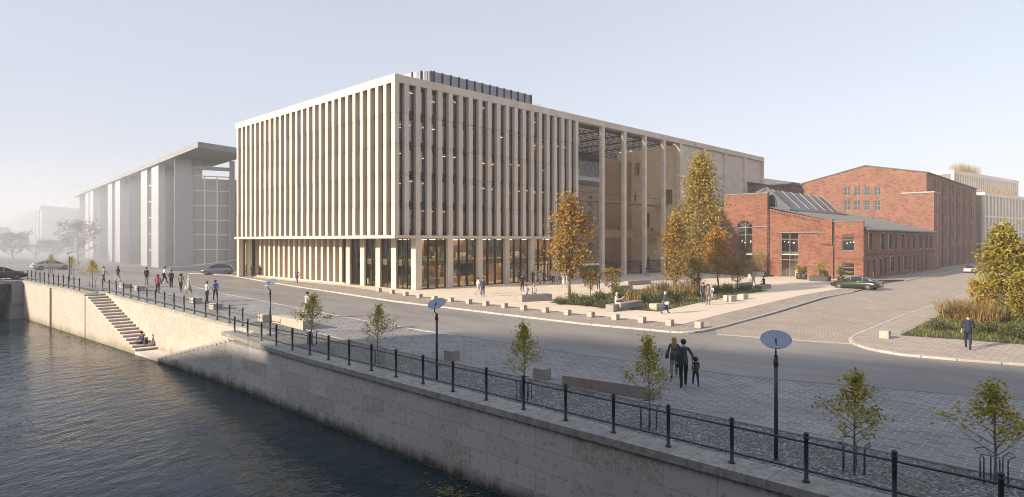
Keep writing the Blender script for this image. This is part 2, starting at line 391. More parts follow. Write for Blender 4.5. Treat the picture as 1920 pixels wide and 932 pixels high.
# ================================================================== ground, water, paving
def sheet(name, poly, off, m, kind='structure', flat=False):
    """one flat sheet of ground that follows the rise of the quay"""
    bm = bmesh.new(); vs = [bm.verts.new((p[0], p[1], 0)) for p in poly]
    for tri in tessellate_polygon([[Vector((p[0], p[1], 0)) for p in poly]]):
        a, b, c = (Vector(poly[i]) for i in tri)
        if abs((b-a).cross(c-a)) > 1e-6: bm.faces.new([vs[i] for i in tri])
    def cut(co, no):
        bmesh.ops.bisect_plane(bm, geom=bm.verts[:]+bm.edges[:]+bm.faces[:], plane_co=co, plane_no=no, clear_inner=False, clear_outer=False)
    xs = [p[0] for p in poly]; ys = [p[1] for p in poly]
    if not flat and min(xs) < 38 and max(ys) > 30:
        for yy in (31, 33, 40, 50, 60, 69, 71, 76, 82, 88, 94, 100, 120):
            if min(ys) < yy < max(ys): cut((0, yy, 0), (0, 1, 0))
        for xx in (14.3, 18, 23, 26, 28, 30, 32, 35, 38):
            if min(xs) < xx < max(xs): cut((xx, 0, 0), (1, 0, 0))
    for v in bm.verts: v.co.z = gz(v.co.x, v.co.y) + off
    bmesh.ops.recalc_face_normals(bm, faces=bm.faces[:])
    if sum(f.normal.z for f in bm.faces) < 0: bmesh.ops.reverse_faces(bm, faces=bm.faces[:])
    me = bpy.data.meshes.new(name); bm.to_mesh(me); bm.free(); me.materials.append(m)
    o = link(name, me); o['kind'] = kind; return o
g2 = lambda u, v: G(u, v)[:2]
# land as one sheet to the horizon; the canal is a cut in it
def canal_edge(inset):
    return [(wx(y)+inset, y) for y in (-70, 40, 65, 90)]
ce = [(15.6, -70), (16.4, 36), (16.9, 36.1), (16.6, 40), (15.2, 66), (14.0, 66.2), (wx(96)+.6, 96)]
sheet('ground', ce + [(-60, 96.01), (-700, 130), (-700, 1500), (1500, 1500), (1500, -400), (15.6, -400)], -.03, M['earth'])
mb = MB(); mb.add([(-260,-260,WATER),(17.5,-260,WATER),(17.5,99,WATER),(-260,99,WATER)], [(0,1,2,3)])
mb.build('canal_water', M['water'])['kind'] = 'structure'
# road
sheet('road', [(19.0,-60),(42,-60),(42,3),(40.5,12),(41.5,21),(41.9,140),(-8,160),(-8,97),(wx(96)+1.4,96.2),(13.6,90),(17,60),(19.0,41)], 0.0, M['asphalt'])
# quay paving
edge = [(33,-40), g2(1920,751), g2(1400,707), g2(1065,662), g2(860,630), g2(665,598), g2(565,579), g2(480,562), g2(420,551), g2(330,531), g2(254,513.5), g2(190,508)]
innr = [(wx(88)+.9, 88), (15.0, 70), (15.9, 67.6), (17.4, 41.5), (19.2, 41.0), (19.2, -40)]
sheet('quay_paving', edge+innr, .012, M['setts'])
sheet('gravel_strip', [(15.9,-40),(19.2,-40),(19.2,41),(17.3,41.2),(17.1,37.8),(15.9,37.5)], .006, M['gravel'])
def strip(name, pts, w, z0, z1, m, closed=False):
    """kerb stones along a line"""
    mb = MB(); pts = [Vector((p[0], p[1], 0)) for p in pts]
    dense = []
    for a, b in zip(pts, pts[1:]):
        n = max(1, int((b-a).length/4))
        dense += [a+(b-a)*i/n for i in range(n)]
    dense.append(pts[-1]); rings = []
    for i, p in enumerate(dense):
        d = (dense[min(i+1, len(dense)-1)]-dense[max(i-1, 0)]).normalized(); nrm = Vector((-d.y, d.x, 0))*w/2
        z = gz(p.x, p.y)
        rings.append([p+nrm+Vector((0,0,z+z0)), p+nrm+Vector((0,0,z+z1-.02)), p+nrm*.85+Vector((0,0,z+z1)), p-nrm*.85+Vector((0,0,z+z1)), p-nrm+Vector((0,0,z+z1-.02)), p-nrm+Vector((0,0,z+z0))])
    mb.loft(rings, smooth=False); o = mb.build(name, m, recalc=True); o['kind'] = 'structure'; return o
strip('paving_edge', edge[1:10], .16, -.05, .022, M['kerb'])
strip('gravel_edge', [(19.2,-40),(19.2,40.9)], .12, -.05, .05, M['concblock'])
# plaza side: raised pavement, plaza slabs, kerbs
def rounded(pts, r=2):
    for _ in range(r):
        q = [pts[0]]
        for a, b in zip(pts, pts[1:]):
            q += [(a[0]*.75+b[0]*.25, a[1]*.75+b[1]*.25), (a[0]*.25+b[0]*.75, a[1]*.25+b[1]*.75)]
        pts = q + [pts[-1]]
    return pts
kerb1 = [(39.6,118), g2(430,517), g2(560,539), g2(738,566), g2(860,580.5), g2(940,590.4), g2(1103,610), g2(1225,621)]
corner = rounded([g2(1225,621), g2(1275,626), g2(1312,624), g2(1357.7,613)])
kerb2 = [g2(1357.7,613), g2(1450,587.8), g2(1542,559.5), g2(1599,549)]
kerbline = kerb1[:-1]+corner+kerb2[1:]
sheet('plaza_pavement', kerbline + [(84,22.3),(100,24.5),(101,60),(101,118)], .11, M['pave'])
strip('kerb', kerbline, .24, -.06, .125, M['kerb'])
slab = [(41.6,101.5),(41.6,70), g2(738,552), g2(838.7,563.7), g2(1016,583.7), g2(1140,597.3), g2(1279.8,611.3), g2(1360,590.4), g2(1450,568.5), g2(1500,556.5), g2(1560,546), (92.5,24.4), (100.3,26.6), (101.5,62),(160,62),(160,135),(60,135),(60,103)]
sheet('plaza_slabs', slab, .124, M['plaza'])
# side street and the pavements along it
far = 320
sheet('side_street', [corner[-4], corner[-1], g2(1450,590), g2(1542,562), (84,22.9), (100,23.3),(far,27.5),(far,13.2), g2(1812,552.6), g2(1693,593.8), g2(1603,631), g2(1597,644.5), g2(1500,638), g2(1345,627)], .008, M['street'])
strip('threshold_band', [g2(1345,627), g2(1500,638), g2(1597,644.5)], .35, -.05, .014, M['stoneblock'])
strip('side_kerb', [(103.5,22.9), (148.8,24.0), (far,27.5)], .24, -.06, .12, M['kerb'])
sheet('side_pavement', [(103.5,22.9),(148.8,24.0),(far,27.5),(far,42),(101,42),(101,26)], .108, M['pave'])
kr = [(far,13.2), g2(1812,552.6), g2(1693,593.8), g2(1612,628)]
cr = rounded([g2(1612,628), g2(1594,636), g2(1599,646), g2(1632,657.5), g2(1693,667.8)])
kerb3 = kr[:-1]+cr+[g2(1800,677.5), g2(1920,686.5), (36.4,-60)]
strip('corner_kerb', kerb3, .26, -.06, .13, M['kerb'])
sheet('corner_pavement', kerb3+[(far,-60)], .112, M['pave2'])
# ------------------------------------------------------------------ planting beds
bedL = [g2(1030.7,570.3), g2(1138,580.5), g2(1234.6,587.4), g2(1258,582), g2(1366,558.3), g2(1440,547.3), g2(1405,542), g2(1330,538), g2(1235,541), g2(1150,551)]
bedR = [g2(1686.7,632.4), g2(1822,642), g2(1920,650.2), (44.5,-4), (120,-6), (120,10.2), (62.7,10.4)]
sheet('planting_bed', bedL, .132, M['soil']); sheet('planting_bed', bedR, .122, M['soil'])
# ------------------------------------------------------------------ canal walls, stairs, ladder
def W(off=0.0):
    def f(x, y, z):  # x is measured from the wall face; the far part of the wall swings towards the water
        return (wx(y)+x, y, z + (gz(17, y) if z > -1.5 else 0))
    return f
def wallseg(y0, y1, x0, x1, z0, z1, mb, step=3.0):
    n = max(1, int(abs(y1-y0)/step)); ys = [y0+(y1-y0)*i/n for i in range(n+1)]
    mb.loft([[W()(x0,y,z0), W()(x0,y,z1), W()(x1,y,z1), W()(x1,y,z0)] for y in ys], smooth=False)
Q = thing('quay_wall', 'grey stone block canal wall under the long foreground railing', 'canal wall', (15.05,0,WATER))
mb = MB(); wallseg(-62, 36.62, 0, .5, -4.0, -.16, mb); mb.build('wall', M['canal'], Q, recalc=True)
mb = MB(); wallseg(-62, 38.9, -.14, .88, -.17, .05, mb); mb.build('coping', M['coping'], Q, recalc=True)
Q2 = thing('quay_wall', 'pale canal wall with rusty ladder between the bridge and the stairs', 'canal wall', (wx(78),78,WATER))
mb = MB(); wallseg(65.6, 90.5, 0, .5, -4.0, -.14, mb); mb.build('wall', M['backwall'], Q2, recalc=True)
mb = MB(); wallseg(65.6, 90.5, -.1, .9, -.15, .05, mb); mb.build('coping', M['coping'], Q2, recalc=True)
Q3 = thing('retaining_wall', 'sunlit cream stone wall set back behind the two canal stairs', 'canal wall', (16.6,52,WATER))
mb = MB(); wallseg(36.5, 67.2, 1.5, 1.9, -4.0, -.13, mb); mb.build('wall', M['backwall'], Q3, recalc=True)
mb = MB(); wallseg(36.4, 67.3, 1.45, 2.25, -.14, .04, mb); mb.build('coping', M['coping'], Q3, recalc=True)
LAND = WATER + .22
def flight(name, label, ya, yb, n, x1, lead):
    """steps rise from the landing at ya to the quay at yb"""
    t = thing(name, label, 'stairs', (wx(ya),ya,WATER))
    top = gz(17, yb); dy = (yb-ya)/n; mb = MB(); nos = MB()
    for i in range(n):
        y0, y1 = ya+dy*i, ya+dy*(i+1); z1 = LAND + (top-LAND)*(i+1)/n
        mb.loft([[(wx(y),y,-4),(wx(y),y,z1-.078),(wx(y)+x1,y,z1-.078),(wx(y)+x1,y,-4)] for y in (y0,y1)], smooth=False)
        s = .03 if dy > 0 else -.03
        nos.loft([[(wx(y)-.05,y,z1-.08),(wx(y)-.05,y,z1),(wx(y)+x1,y,z1),(wx(y)+x1,y,z1-.08)] for y in (y0-s,y1-s*.5)], smooth=False)
    mb.build('steps', M['canal'] if lead else M['backwall'], t, recalc=True); nos.build('treads', M['stair'], t, recalc=True); return t  # treads paler than steps: lit tops and shaded fronts put into colour
flight('staircase', 'pale stone stairs where a person sits, descending to the water', 53.6, 66.2, 19, 1.5, False)
flight('staircase', 'stone stairs with a saw-toothed edge climbing to the near railing', 49.2, 36.6, 19, 1.49, True)
t = thing('stair_landing', 'low stone landing at the waterline between two stairs', 'landing', (14.4,51.4,WATER))
mb = MB(); wallseg(49.2, 53.6, -.03, 1.5, -4, LAND+0.0, mb); mb.v = [(x,y,LAND if z > -3.9 else -4) for x,y,z in mb.v]; mb.build('slab', M['stair'], t, recalc=True)
yl, _ = onx(94.5, 13.0)
yl = 76.6
L = thing('ladder', 'rusty iron ladder running down the pale canal wall', 'ladder', (wx(yl)-.08,yl,WATER))
mb = MB(); zt = gz(15, yl)
for s in (-.22, .22): mb.box(wx(yl)-.11, wx(yl)-.03, yl+s-.03, yl+s+.03, -3.4, zt-.1)
mb.build('rails', simple('rusty iron', (.20,.13,.075), .8, .4, 9), L)
mb = MB()
for i in range(14): mb.box(wx(yl)-.09, wx(yl)-.05, yl-.21, yl+.21, -3.3+.3*i, -3.25+.3*i)
mb.build('rungs', M['darkmetal'], L)
# drain cover / floor plates in the paving
def plate(u, v, lx, ly, label, m):
    x, y, z = G(u, v, .016); mb = MB(); mb.box(x-lx/2, x+lx/2, y-ly/2, y+ly/2, z-.02, z+.012); o = mb.build('floor_plate', m); tag(o, label, 'floor plate', 'floor plates in the quay')
plate(438, 571, 1.6, 1.2, 'pale steel floor plate beside the couple on the quay', M['disc'])
plate(715, 620, .7, .7, 'small square floor plate in the paving behind second sapling', M['disc'])
# ------------------------------------------------------------------ bridge
B = thing('bridge', 'grey road bridge over the canal with lattice parapet', 'bridge', (wx(91),91,WATER))
zb = 1.33
mb = MB(); mb.box(-60, wx(91)+.6, 88.2, 97, zb-.34, zb); mb.build('deck', M['coping'], B)
mb = MB(); mb.box(-60, 11.2, 88.7, 96.5, zb-.95, zb-.35); mb.build('girder', M['pole'], B)
mb = MB(); mb.box(11.3, wx(91)+.4, 87.6, 97, -1.0, zb-.345); mb.box(11.2, wx(91)+.42, 87.4, 97, -1.25, -.99)
mb.loft([[(10.9,87.2,-4),(11.2,87.6,-1.26),(wx(91)+.4,87.6,-1.26),(wx(91)+.4,87.2,-4)],[(10.9,97,-4),(11.2,97,-1.26),(wx(91)+.4,97,-1.26),(wx(91)+.4,97,-4)]], smooth=False)
mb.build('abutment', M['concd'], B, recalc=True)
mb = MB(); mb.bar((-40,88.9,-2.0),(11.1,88.9,-.75),.35,.35); mb.bar((10.9,88.9,.3),(10.3,88.9,-.75),.4,.3); mb.bar((7.6,88.9,.3),(9.4,88.9,-.8),.3,.3); mb.bar((6.4,88.9,.3),(5.0,88.9,-.8),.3,.3); mb.build('strut', M['pole'], B)
mb = MB()
for z in (zb+.08, zb+1.0): mb.bar((-60,88.35,z),(wx(88.35)+.2,88.35,z),.06,.06)
x = -20
while x < wx(88)-.6:
    mb.bar((x,88.35,zb+.08),(x+.9,88.35,zb+1.0),.035,.035); mb.bar((x+.5,88.33,zb+.08),(x-.2,88.33,zb+.55),.03,.03); x += .42
mb.build('parapet', M['pole'], B)
# ------------------------------------------------------------------ railings
def railing(label, pts, cat='railing'):
    """posts with ball caps and two rails; pts are post feet"""
    t = thing('railing', label, cat, pts[len(pts)//2])
    pm = MB(); pm.lathe([(.085,0),(.085,.035),(.052,.05),(.05,1.0),(.068,1.01),(.068,1.05),(.04,1.07),(.062,1.10),(.06,1.14),(.03,1.17)], 10)
    me = None; c = t.location
    for p in pts:
        if me is None: o = pm.build('post', M['rail'], t, loc=Vector(p)-c); me = o.data
        else: link('post', me, t, Vector(p)-c)
    for h in (.93, .27):
        mb = MB(); mb.tube([(p[0],p[1],p[2]+h) for p in pts], .026, 8); mb.build('rail', M['rail'], t)
ys = [37.6]+[36.4-1.82*i for i in range(0, 26)]
ys = [38.2]+[5.43+1.82*k for k in range(17,-9,-1)]
railing('long dark green foreground railing along the stone canal wall', [(15.05+.38, y, .05) for y in ys])
pb = [(16.78-.057*(y-40.3), y, gz(16.5,y)+.04) for y in (40.3+1.8*k for k in range(16))]
railing('dark railing set back behind the canal stairs near the strollers', pb)
railing('distant dark railing between the stairs and the bridge', [(wx(y)+.4, y, gz(15,y)+.05) for y in (69.0+1.72*k for k in range(12))])
# ------------------------------------------------------------------ lamps
def lamp(u, v, label, first=[]):
    x, y, z = G(u, v)
    if first: return dup(first[0], (x,y,z), label=label)
    t = thing('street_lamp', label, 'street lamp', (x,y,z), group='disc lamps along the quay')
    mb = MB(); mb.tube([(0,0,0),(0,0,2.72)], .05, 10); mb.lathe([(.09,0),(.09,.02),(.05,.03)], 10); mb.build('pole', M['pole'], t, loc=(0,0,0))
    mb = MB(); mb.tube([(0,0,2.45),(-.01,-.0,2.62)], .066, 8); mb.tube([(0,0,2.68),(-.16,-.06,2.82),(-.18,-.07,3.0),(-.06,-.02,3.16)], .022, 6); mb.build('arm', M['pole'], t, loc=(0,0,0))
    n = Vector((-.46,-.2,.86)).normalized(); c = Vector((0,0,3.14)); a = n.cross(Vector((0,0,1))).normalized(); b = n.cross(a)
    mb = MB(); N = 40
    rings = [[c+n*dz+(a*math.cos(2*math.pi*j/N)+b*math.sin(2*math.pi*j/N))*r for j in range(N)] for dz, r in ((-.012,.02),(-.012,.375),(.0,.385),(.012,.375),(.012,.02))]
    mb.loft(rings, smooth=False); mb.build('reflector_disc', M['disc'], t, loc=(0,0,0), recalc=True)
    mb = MB(); mb.bar(c+n*.03, c+n*.03+b*.25 if b.z < 0 else c+n*.03-b*.25, .02, .02); mb.build('strut', M['darkmetal'], t, loc=(0,0,0))
    first.append(t); return t
lamp(1455, 862, 'tall disc lamp standing in the gravel beside the foreground railing')
lamp(819, 711.7, 'disc lamp in the gravel near the lone stone cube')
lamp(506.5, 630, 'disc lamp beside the stone cube at the stair head')
lamp(130, 527, 'distant disc lamp between small saplings near the bridge')
# ================================================================== the new limestone building
CX, CY = 40.84, 57.96
OB = thing('office_building', 'large pale limestone building with tall vertical fins and open atrium', 'building', (CX,CY,0))
LV = [6.35, 9.7, 13.1, 16.45, 19.9, 23.3]
TI = [1.32+1.607*i for i in range(20)]; FW = .64; FD = .55
SJ = [1.66+1.607*j for j in range(26)]; SWD = .60; SD = .66
LEN, SIDE, OFF = 98.5, 42.9, 33.15; GZ0 = .124; GZ0 = .124; GZ0 = .124
lm = M['limestone']
def roofband():
    mb = MB(); mb.box(CX, CX+LEN, CY, CY+1.0, 23.3, 24.2); mb.build('roof_beam', lm, OB)
    mb = MB(); mb.box(CX, CX+1.0, CY+1.0, CY+SIDE, 23.3, 24.2); mb.build('roof_beam', lm, OB)
    mb = MB(); mb.box(CX+1, CX+OFF, CY+1.0, CY+SIDE, 23.45, 23.9); mb.build('roof', M['conc'], OB)
    mb = MB(); mb.box(CX-.12, CX+OFF+.3, CY-.12, CY+.6, 6.0, 6.34); mb.box(CX-.12, CX+.6, CY+.6, CY+SIDE+.1, 6.0, 6.34)
    mb.box(CX+.6, CX+OFF, CY+.6, CY+SIDE, 6.02, 6.2, 0); mb.build('ledge', lm, OB)
roofband()
def fin(x0, x1, y0, y1):
    mb = MB()
    for k in range(5):
        e = .012 if k % 2 else 0
        mb.box(x0+e, x1-e, y0+e, y1, LV[k]+(.03 if k else -.005), LV[k+1]-.03 if k < 4 else LV[k+1]+.002)
    mb.box(x0+.05, x1-.05, y0+.05, y1-.01, LV[0], LV[5]-.01)
    return mb.build('fin', lm, OB)
for t in TI: fin(CX+t, CX+t+FW, CY+.02, CY+FD)
for s in SJ: 
    fin(CX+.02, CX+SD, CY+s, CY+s+SWD)
fin(CX+.0, CX+.62, CY+.0, CY+.66)
# windows: one per bay and floor on the front, one tall strip per bay on the side
def window_me(w, h):
    mb = MB(); f = .05
    mb.box(0, w, 0, .1, 0, .55); mb.box(0, w, 0, .1, h-.42, h)
    mb.box(0, f, 0, .09, .55, h-.42); mb.box(w-f, w, 0, .09, .55, h-.42)
    return mb
starts = [.66]+[t+FW for t in TI]
ends = TI+[OFF]
wm = pm = None
for i, (a, b) in enumerate(zip(starts, ends)):
    if i == 20: break
    for k in range(5):
        w, h = b-a, LV[k+1]-LV[k]
        if wm is None or i == 0 and k == 0 or i == 1 and k == 0:
            o = window_me(w, 3.36).build('window', M['darkmetal'], OB, loc=(a, FD-.06, LV[k])); wm = o.data
            q = MB(); q.add([(.05,.05,.55),(w-.05,.05,.55),(w-.05,.05,2.95),(.05,.05,2.95)], [(0,1,2,3)]); pm = q.build('pane', M['glass'], o, loc=(0,0,0)).data
        else:
            o = link('window', wm, OB, (a, FD-.06, LV[k])); link('pane', pm, o, (0,0,0))
sb = [.66]+[s+SWD for s in SJ]; se = SJ+[SIDE]
for a, b in zip(sb, se):
    if b-a < .1: continue
    mb = MB(); mb.box(CX+SD-.04, CX+SD+.02, CY+a, CY+b, LV[0], LV[5])
    for k in range(6): mb.box(CX+SD-.07, CX+SD-.03, CY+a, CY+b, max(LV[0],LV[k]-.35), min(LV[5],LV[k]+.45), 1)
    mb.build('window_strip', [M['sideglass'], M['darkmetal']], OB)
# interior: slabs, core, light strips
for k in range(1, 5):
    mb = MB(); mb.box(CX+SD+.05, CX+OFF-.3, CY+FD+.06, CY+16, LV[k]-.3, LV[k]+.03); mb.build('floor_slab', M['ceil'], OB)
mb = MB(); mb.box(CX+9, CX+OFF-1, CY+9.5, CY+9.8, LV[0], 23.3); mb.box(CX+8, CX+8.2, CY+9.5, CY+SIDE-1, LV[0], 23.3); mb.build('core_wall', M['inner'], OB)
mb = MB()
for k in range(5):
    for i in range(3, 21, 3): mb.box(CX+TI[i-1], CX+TI[i-1]+.12, CY+1.2, CY+9.4, LV[k], LV[k]+3.0)
mb.build('office_partition', M['inner'], OB)
rl = random.Random(3)
for k in range(5):
    for yy in (1.6, 3.4, 5.2):
        mb = MB(); x = CX+1.0+rl.random()*2
        while x < CX+OFF-3:
            L = 1.2+rl.random()*1.3
            if rl.random() < .33: mb.box(x, x+L, CY+yy, CY+yy+.08, LV[k+1]-.48, LV[k+1]-.44)
            x += L+.5+rl.random()*1.2
        mb.build('light_strip', M['striplight'], OB)
mb = MB()
for k in range(5):
    for i in range(22):
        if rl.random() < .75:
            x = CX+1+rl.random()*31; y = CY+1.1+rl.random()*3; h = .75+rl.random()*.7
            mb.box(x, x+.5+rl.random(), y, y+.5, LV[k]+.04, LV[k]+h)
mb.build('office_furniture', M['greymetal'], OB)
mb = MB(); mb.box(CX+OFF-.28, CX+OFF, CY+1.0, CY+SIDE, .13, 23.45); mb.box(CX+.62, CX+OFF-.28, CY+SIDE-.3, CY+SIDE, 6.2, 23.45); mb.box(CX+.62, CX+OFF-.28, CY+SIDE-.3, CY+SIDE, .13, 6.19, 1); mb.build('rear_wall', [M['wing'], M['infill']], OB)
for y, x in ((100.05,CX+.02),(100.05,CX+1.4)):
    mb = MB(); mb.box(x, x+.7, y-.45, y+.3, GZ0, 6.0); mb.build('column', lm, OB)
# ------------------------------------------------------------------ ground floor
GZ = .124; REC = 2.7
colx = [2.85+4.82*k for k in range(7)]
for i, t in enumerate(colx):
    mb = MB(); mb.box(CX+t, CX+t+(.92 if i == 0 else .78), CY+.02, CY+.86, GZ, 6.02); mb.build('column', lm, OB)
lx = CX+REC
lc = [(61.6,.95),(64.9,.9),(68.3,.9),(71.7,.9)]+[(73.65+1.607*k,.56) for k in range(17)]
for y, w in lc:
    mb = MB(); mb.box(lx, lx+(.3 if y < 73 else .8), y, y+w, GZ, 6.02); mb.build('column', lm, OB)
mb = MB(); mb.box(lx+.78, lx+.95, 73.7, 100.6, GZ+.002, 6.02); mb.box(lx-.15, lx+.78, 72.7, 100.8, GZ, GZ+.16, 1); mb.build('cladding', [M['infill'], lm], OB)
def glazing(p0, p1, n, nrm, z0=GZ, z1=6.02, doors=False, gm_='glass2'):
    """dark mullions and one sheet of glass between two columns"""
    p0, p1 = Vector((*p0,0)), Vector((*p1,0)); d = (p1-p0); nv = Vector((*nrm,0))
    mb = MB()
    for i in range(n+1):
        p = p0+d*i/n; w = .13
        mb.bar(p+nv*.02+Vector((0,0,z0)), p+nv*.02+Vector((0,0,z1)), w if abs(d.x) > abs(d.y) else .1, .26 if abs(d.x) > abs(d.y) else w)
    for z in (z0+.05, z1-.05): mb.bar(p0+Vector((0,0,z)), p1+Vector((0,0,z)), .1, .1)
    if doors:
        for fz in (2.35,): mb.bar(p0+Vector((0,0,z0+fz)), p1+Vector((0,0,z0+fz)), .1, .12)
        for i in (.5, 1.5, 2.5): mb.bar(p0+d*i/n+Vector((0,0,z0)), p0+d*i/n+Vector((0,0,z0+2.3)), .07, .07)
    o = mb.build('glazing', M['darkmetal'], OB)
    q = MB(); q.add([p0+Vector((0,0,z0)), p1+Vector((0,0,z0)), p1+Vector((0,0,z1)), p0+Vector((0,0,z1))], [(0,1,2,3) if abs(d.x) > abs(d.y) else (3,2,1,0)]); q.build('pane', M[gm_], o)
for i in range(7):
    a = CX+colx[i]+(.92 if i == 0 else .78); b = CX+(colx[i+1] if i < 6 else OFF)
    glazing((a,CY+.62), (b,CY+.62), 3 if i < 6 else 1, (0,-1), doors=(i in (4,5)))
yy = [58.9]+[v for y, w in lc[:4] for v in (y, y+w)]+[73.6]
for a, b in zip(yy[::2], yy[1::2]): glazing((lx+.34,a), (lx+.34,b), 3 if b-a > 2.5 else 2, (-1,0), gm_='glass3')
# lobby
mb = MB(); mb.box(lx+.7, CX+OFF-.3, CY+.8, CY+17, GZ+.01, GZ+.03); mb.build('lobby_floor', M['wood2'], OB)
mb = MB(); mb.box(lx+1.6, CX+OFF-.3, CY+2.6, CY+17, 2.75, 3.3); mb.build('mezzanine', M['green'], OB)
mb = MB(); mb.box(lx+1.55, CX+OFF-.3, CY+2.5, CY+17, 3.301, 3.40); mb.build('mezzanine_floor', M['wood2'], OB)
mb = MB(); mb.box(lx+.7, CX+OFF-.3, CY+15.0, CY+15.2, GZ, 6.0); mb.box(lx+9, lx+9.2, CY+6.6, CY+15, GZ+.03, 2.74); mb.box(lx+20, lx+20.2, CY+5, CY+15, GZ+.03, 2.74); mb.box(lx+13, lx+16, CY+9, CY+9.2, 3.41, 6.0); mb.box(lx+24, lx+27.5, CY+8, CY+8.2, 3.41, 6.0); mb.build('lobby_wall', M['walnut'], OB)
mb = MB()
for i in range(6): mb.box(lx+3+4.8*i, lx+5.4+4.8*i, CY+4.0, CY+4.5, 2.70, 2.745); mb.box(lx+3+4.8*i, lx+5.4+4.8*i, CY+4.0, CY+4.5, 5.90, 5.97); mb.box(lx+3+4.8*i, lx+5.4+4.8*i, CY+8.4, CY+8.9, 2.70, 2.745); mb.box(lx+3+4.8*i, lx+5.4+4.8*i, CY+8.4, CY+8.9, 5.90, 5.97)
mb.box(lx+1.2, CX+OFF-.6, CY+3.5, CY+3.7, 5.93, 5.98); mb.box(lx+2, CX+OFF-.6, CY+6.2, CY+6.5, 2.70, 2.745)
mb.box(lx+1.2, CX+OFF-.6, CY+3.5, CY+3.7, 5.93, 5.98); mb.box(lx+2, CX+OFF-.6, CY+6.2, CY+6.5, 2.70, 2.745)
mb.build('ceiling_light', M['glow'], OB)
mb = MB()
for x, z in ((8.2,.9),(9.6,1.9),(13,1.2),(16.5,2.2),(24,1.6)): mb.box(lx+x, lx+x+1.6, CY+11.7, CY+11.95, GZ+z, GZ+z+.06); mb.box(lx+x-.6, lx+x+1.9, CY+5.6, CY+6.2, GZ+.03, GZ+.85)
mb.build('lobby_counter', M['wood2'], OB)
for x in (4.4, 9.2, 14.0, 18.9, 23.7, 28.5):
    mb = MB(); mb.box(lx+x, lx+x+.45, CY+4.6, CY+5.05, GZ+.03, 2.745); mb.box(lx+x, lx+x+.45, CY+4.6, CY+5.05, 3.41, 6.0); mb.build('inner_column', M['brown'], OB)
mb = MB()
for i in range(40): mb.box(lx+1.7+.7*i, lx+1.73+.7*i, CY+2.56, CY+2.6, 3.40, 4.35)
mb.box(lx+1.6, CX+OFF-.3, CY+2.55, CY+2.61, 4.35, 4.40); mb.build('mezzanine_rail', M['darkmetal'], OB)
mb = MB()
for i in range(60):
    x = lx+2+rl.random()*27; y = CY+6+rl.random()*8; z0 = .155 if rl.random() < .5 else 3.41; h = .5+rl.random()*1.3; mb.box(x, x+.3+rl.random()*.9, y, y+.4, z0, z0+h)
mb.build('lobby_furniture', M['greymetal'], OB)
# ------------------------------------------------------------------ roof plant screen
ps = thing('roof', None, None); bpy.data.objects.remove(ps)
xs0, ys0 = CX+6.0, CY+5.2
path = [(48.8,76),(48.8,67),(48.85,65.2),(49.3,63.9),(50.4,63.2)]+[(50.4+1.4*i,63.2) for i in range(1,14)]
path = rounded(path[:5], 1)[:-1]+path[4:]
mb = MB(); pl = [Vector((*p,0)) for p in path]
for a, b in zip(pl, pl[1:]):
    n = max(1, int((b-a).length/.22)); d = (b-a)/n; nv = Vector((d.y,-d.x,0)).normalized()
    for i in range(n):
        p = a+d*i; q = a+d*(i+.5); e = a+d*(i+1)
        mb.add([p+Vector((0,0,23.9)), q+nv*.05+Vector((0,0,23.9)), e+Vector((0,0,23.9)), p+Vector((0,0,27.2)), q+nv*.05+Vector((0,0,27.2)), e+Vector((0,0,27.2))], [(0,1,4,3),(1,2,5,4)])
mb.box(68.58, 68.63, CY+5.3, CY+15, 23.9, 27.2)
scr = mb.build('plant_screen', M['screen'], OB)
for i, p in enumerate(path):
    if i % 2 and i < 8: continue
    mb = MB(); mb.box(p[0]-.07, p[0]+.07, p[1]-.24, p[1]-.02, 23.9, 27.24); mb.build('post', M['darkmetal'], scr)
# ------------------------------------------------------------------ atrium and wing
for i, t in enumerate((38.4, 44.3, 50.3, 56.3)):
    mb = MB(); mb.box(CX+t, CX+t+.62, CY+.02, CY+.6, GZ, 23.3); mb.build('atrium_column', M['wing'], OB)
for t in (61.9, 70.8, 79.6, 88.6, 97.6):
    mb = MB(); mb.box(CX+t, CX+t+.88, CY+.02, CY+.9, GZ, 23.3); mb.build('pilaster', M['wing'], OB)
WX = CX+62.3
fr = lambda a, b, t: (a, CY+.42+t, b)
mb = MB(); mb.profile([(WX,GZ),(CX+98,GZ),(CX+98,23.32),(WX,23.32)], [], 0, .5, fr); mb.build('wing_wall', M['wing'], OB, recalc=True)
def hole(a0, a1, b0, b1): return [(a0,b0),(a1,b0),(a1,b1),(a0,b1)]
sd = lambda a, b, t: (WX+t, a, b)
YB = 68.6
mb = MB(); mb.profile([(CY+.9,GZ),(YB,GZ),(YB,23.3),(CY+.9,23.3)], [hole(59.6,62.0,12.4,15.2), hole(64.4,65.6,8.2,11.0), hole(64.6,65.8,GZ+.01,2.6), hole(66.6,67.8,18.2,20.6)], 0, .5, sd); mb.build('wing_side_wall', M['wing2'], OB, recalc=True)
for (a0,a1,b0,b1) in ((59.6,62.0,12.4,15.2),(64.4,65.6,8.2,11.0),(66.6,67.8,18.2,20.6)):
    mb = MB(); 
    for q in ((a0,a0+.12,b0,b1),(a1-.12,a1,b0,b1),(a0+.12,a1-.12,b0,b0+.12),(a0+.12,a1-.12,b1-.12,b1)): mb.box(WX-.22, WX+.6, q[0], q[1], q[2], q[3])
    mb.box(WX+.6, WX+.7, a0, a1, b0, b1, 1); mb.build('wing_window', [M['wood2'], M['brown']], OB)
mb = MB(); mb.box(CX+98-.5, CX+98, CY+.93, YB+3.4, GZ, 23.3); mb.box(WX+.51, CX+97.4, CY+.93, YB+3.4, 22.9, 23.25); mb.box(WX+.5, CX+97.5, YB+3, YB+3.4, GZ, 22.9); mb.box(WX, WX+.5, YB, YB+3.4, GZ, 22.9); mb.build('wing_shell', M['wing'], OB)
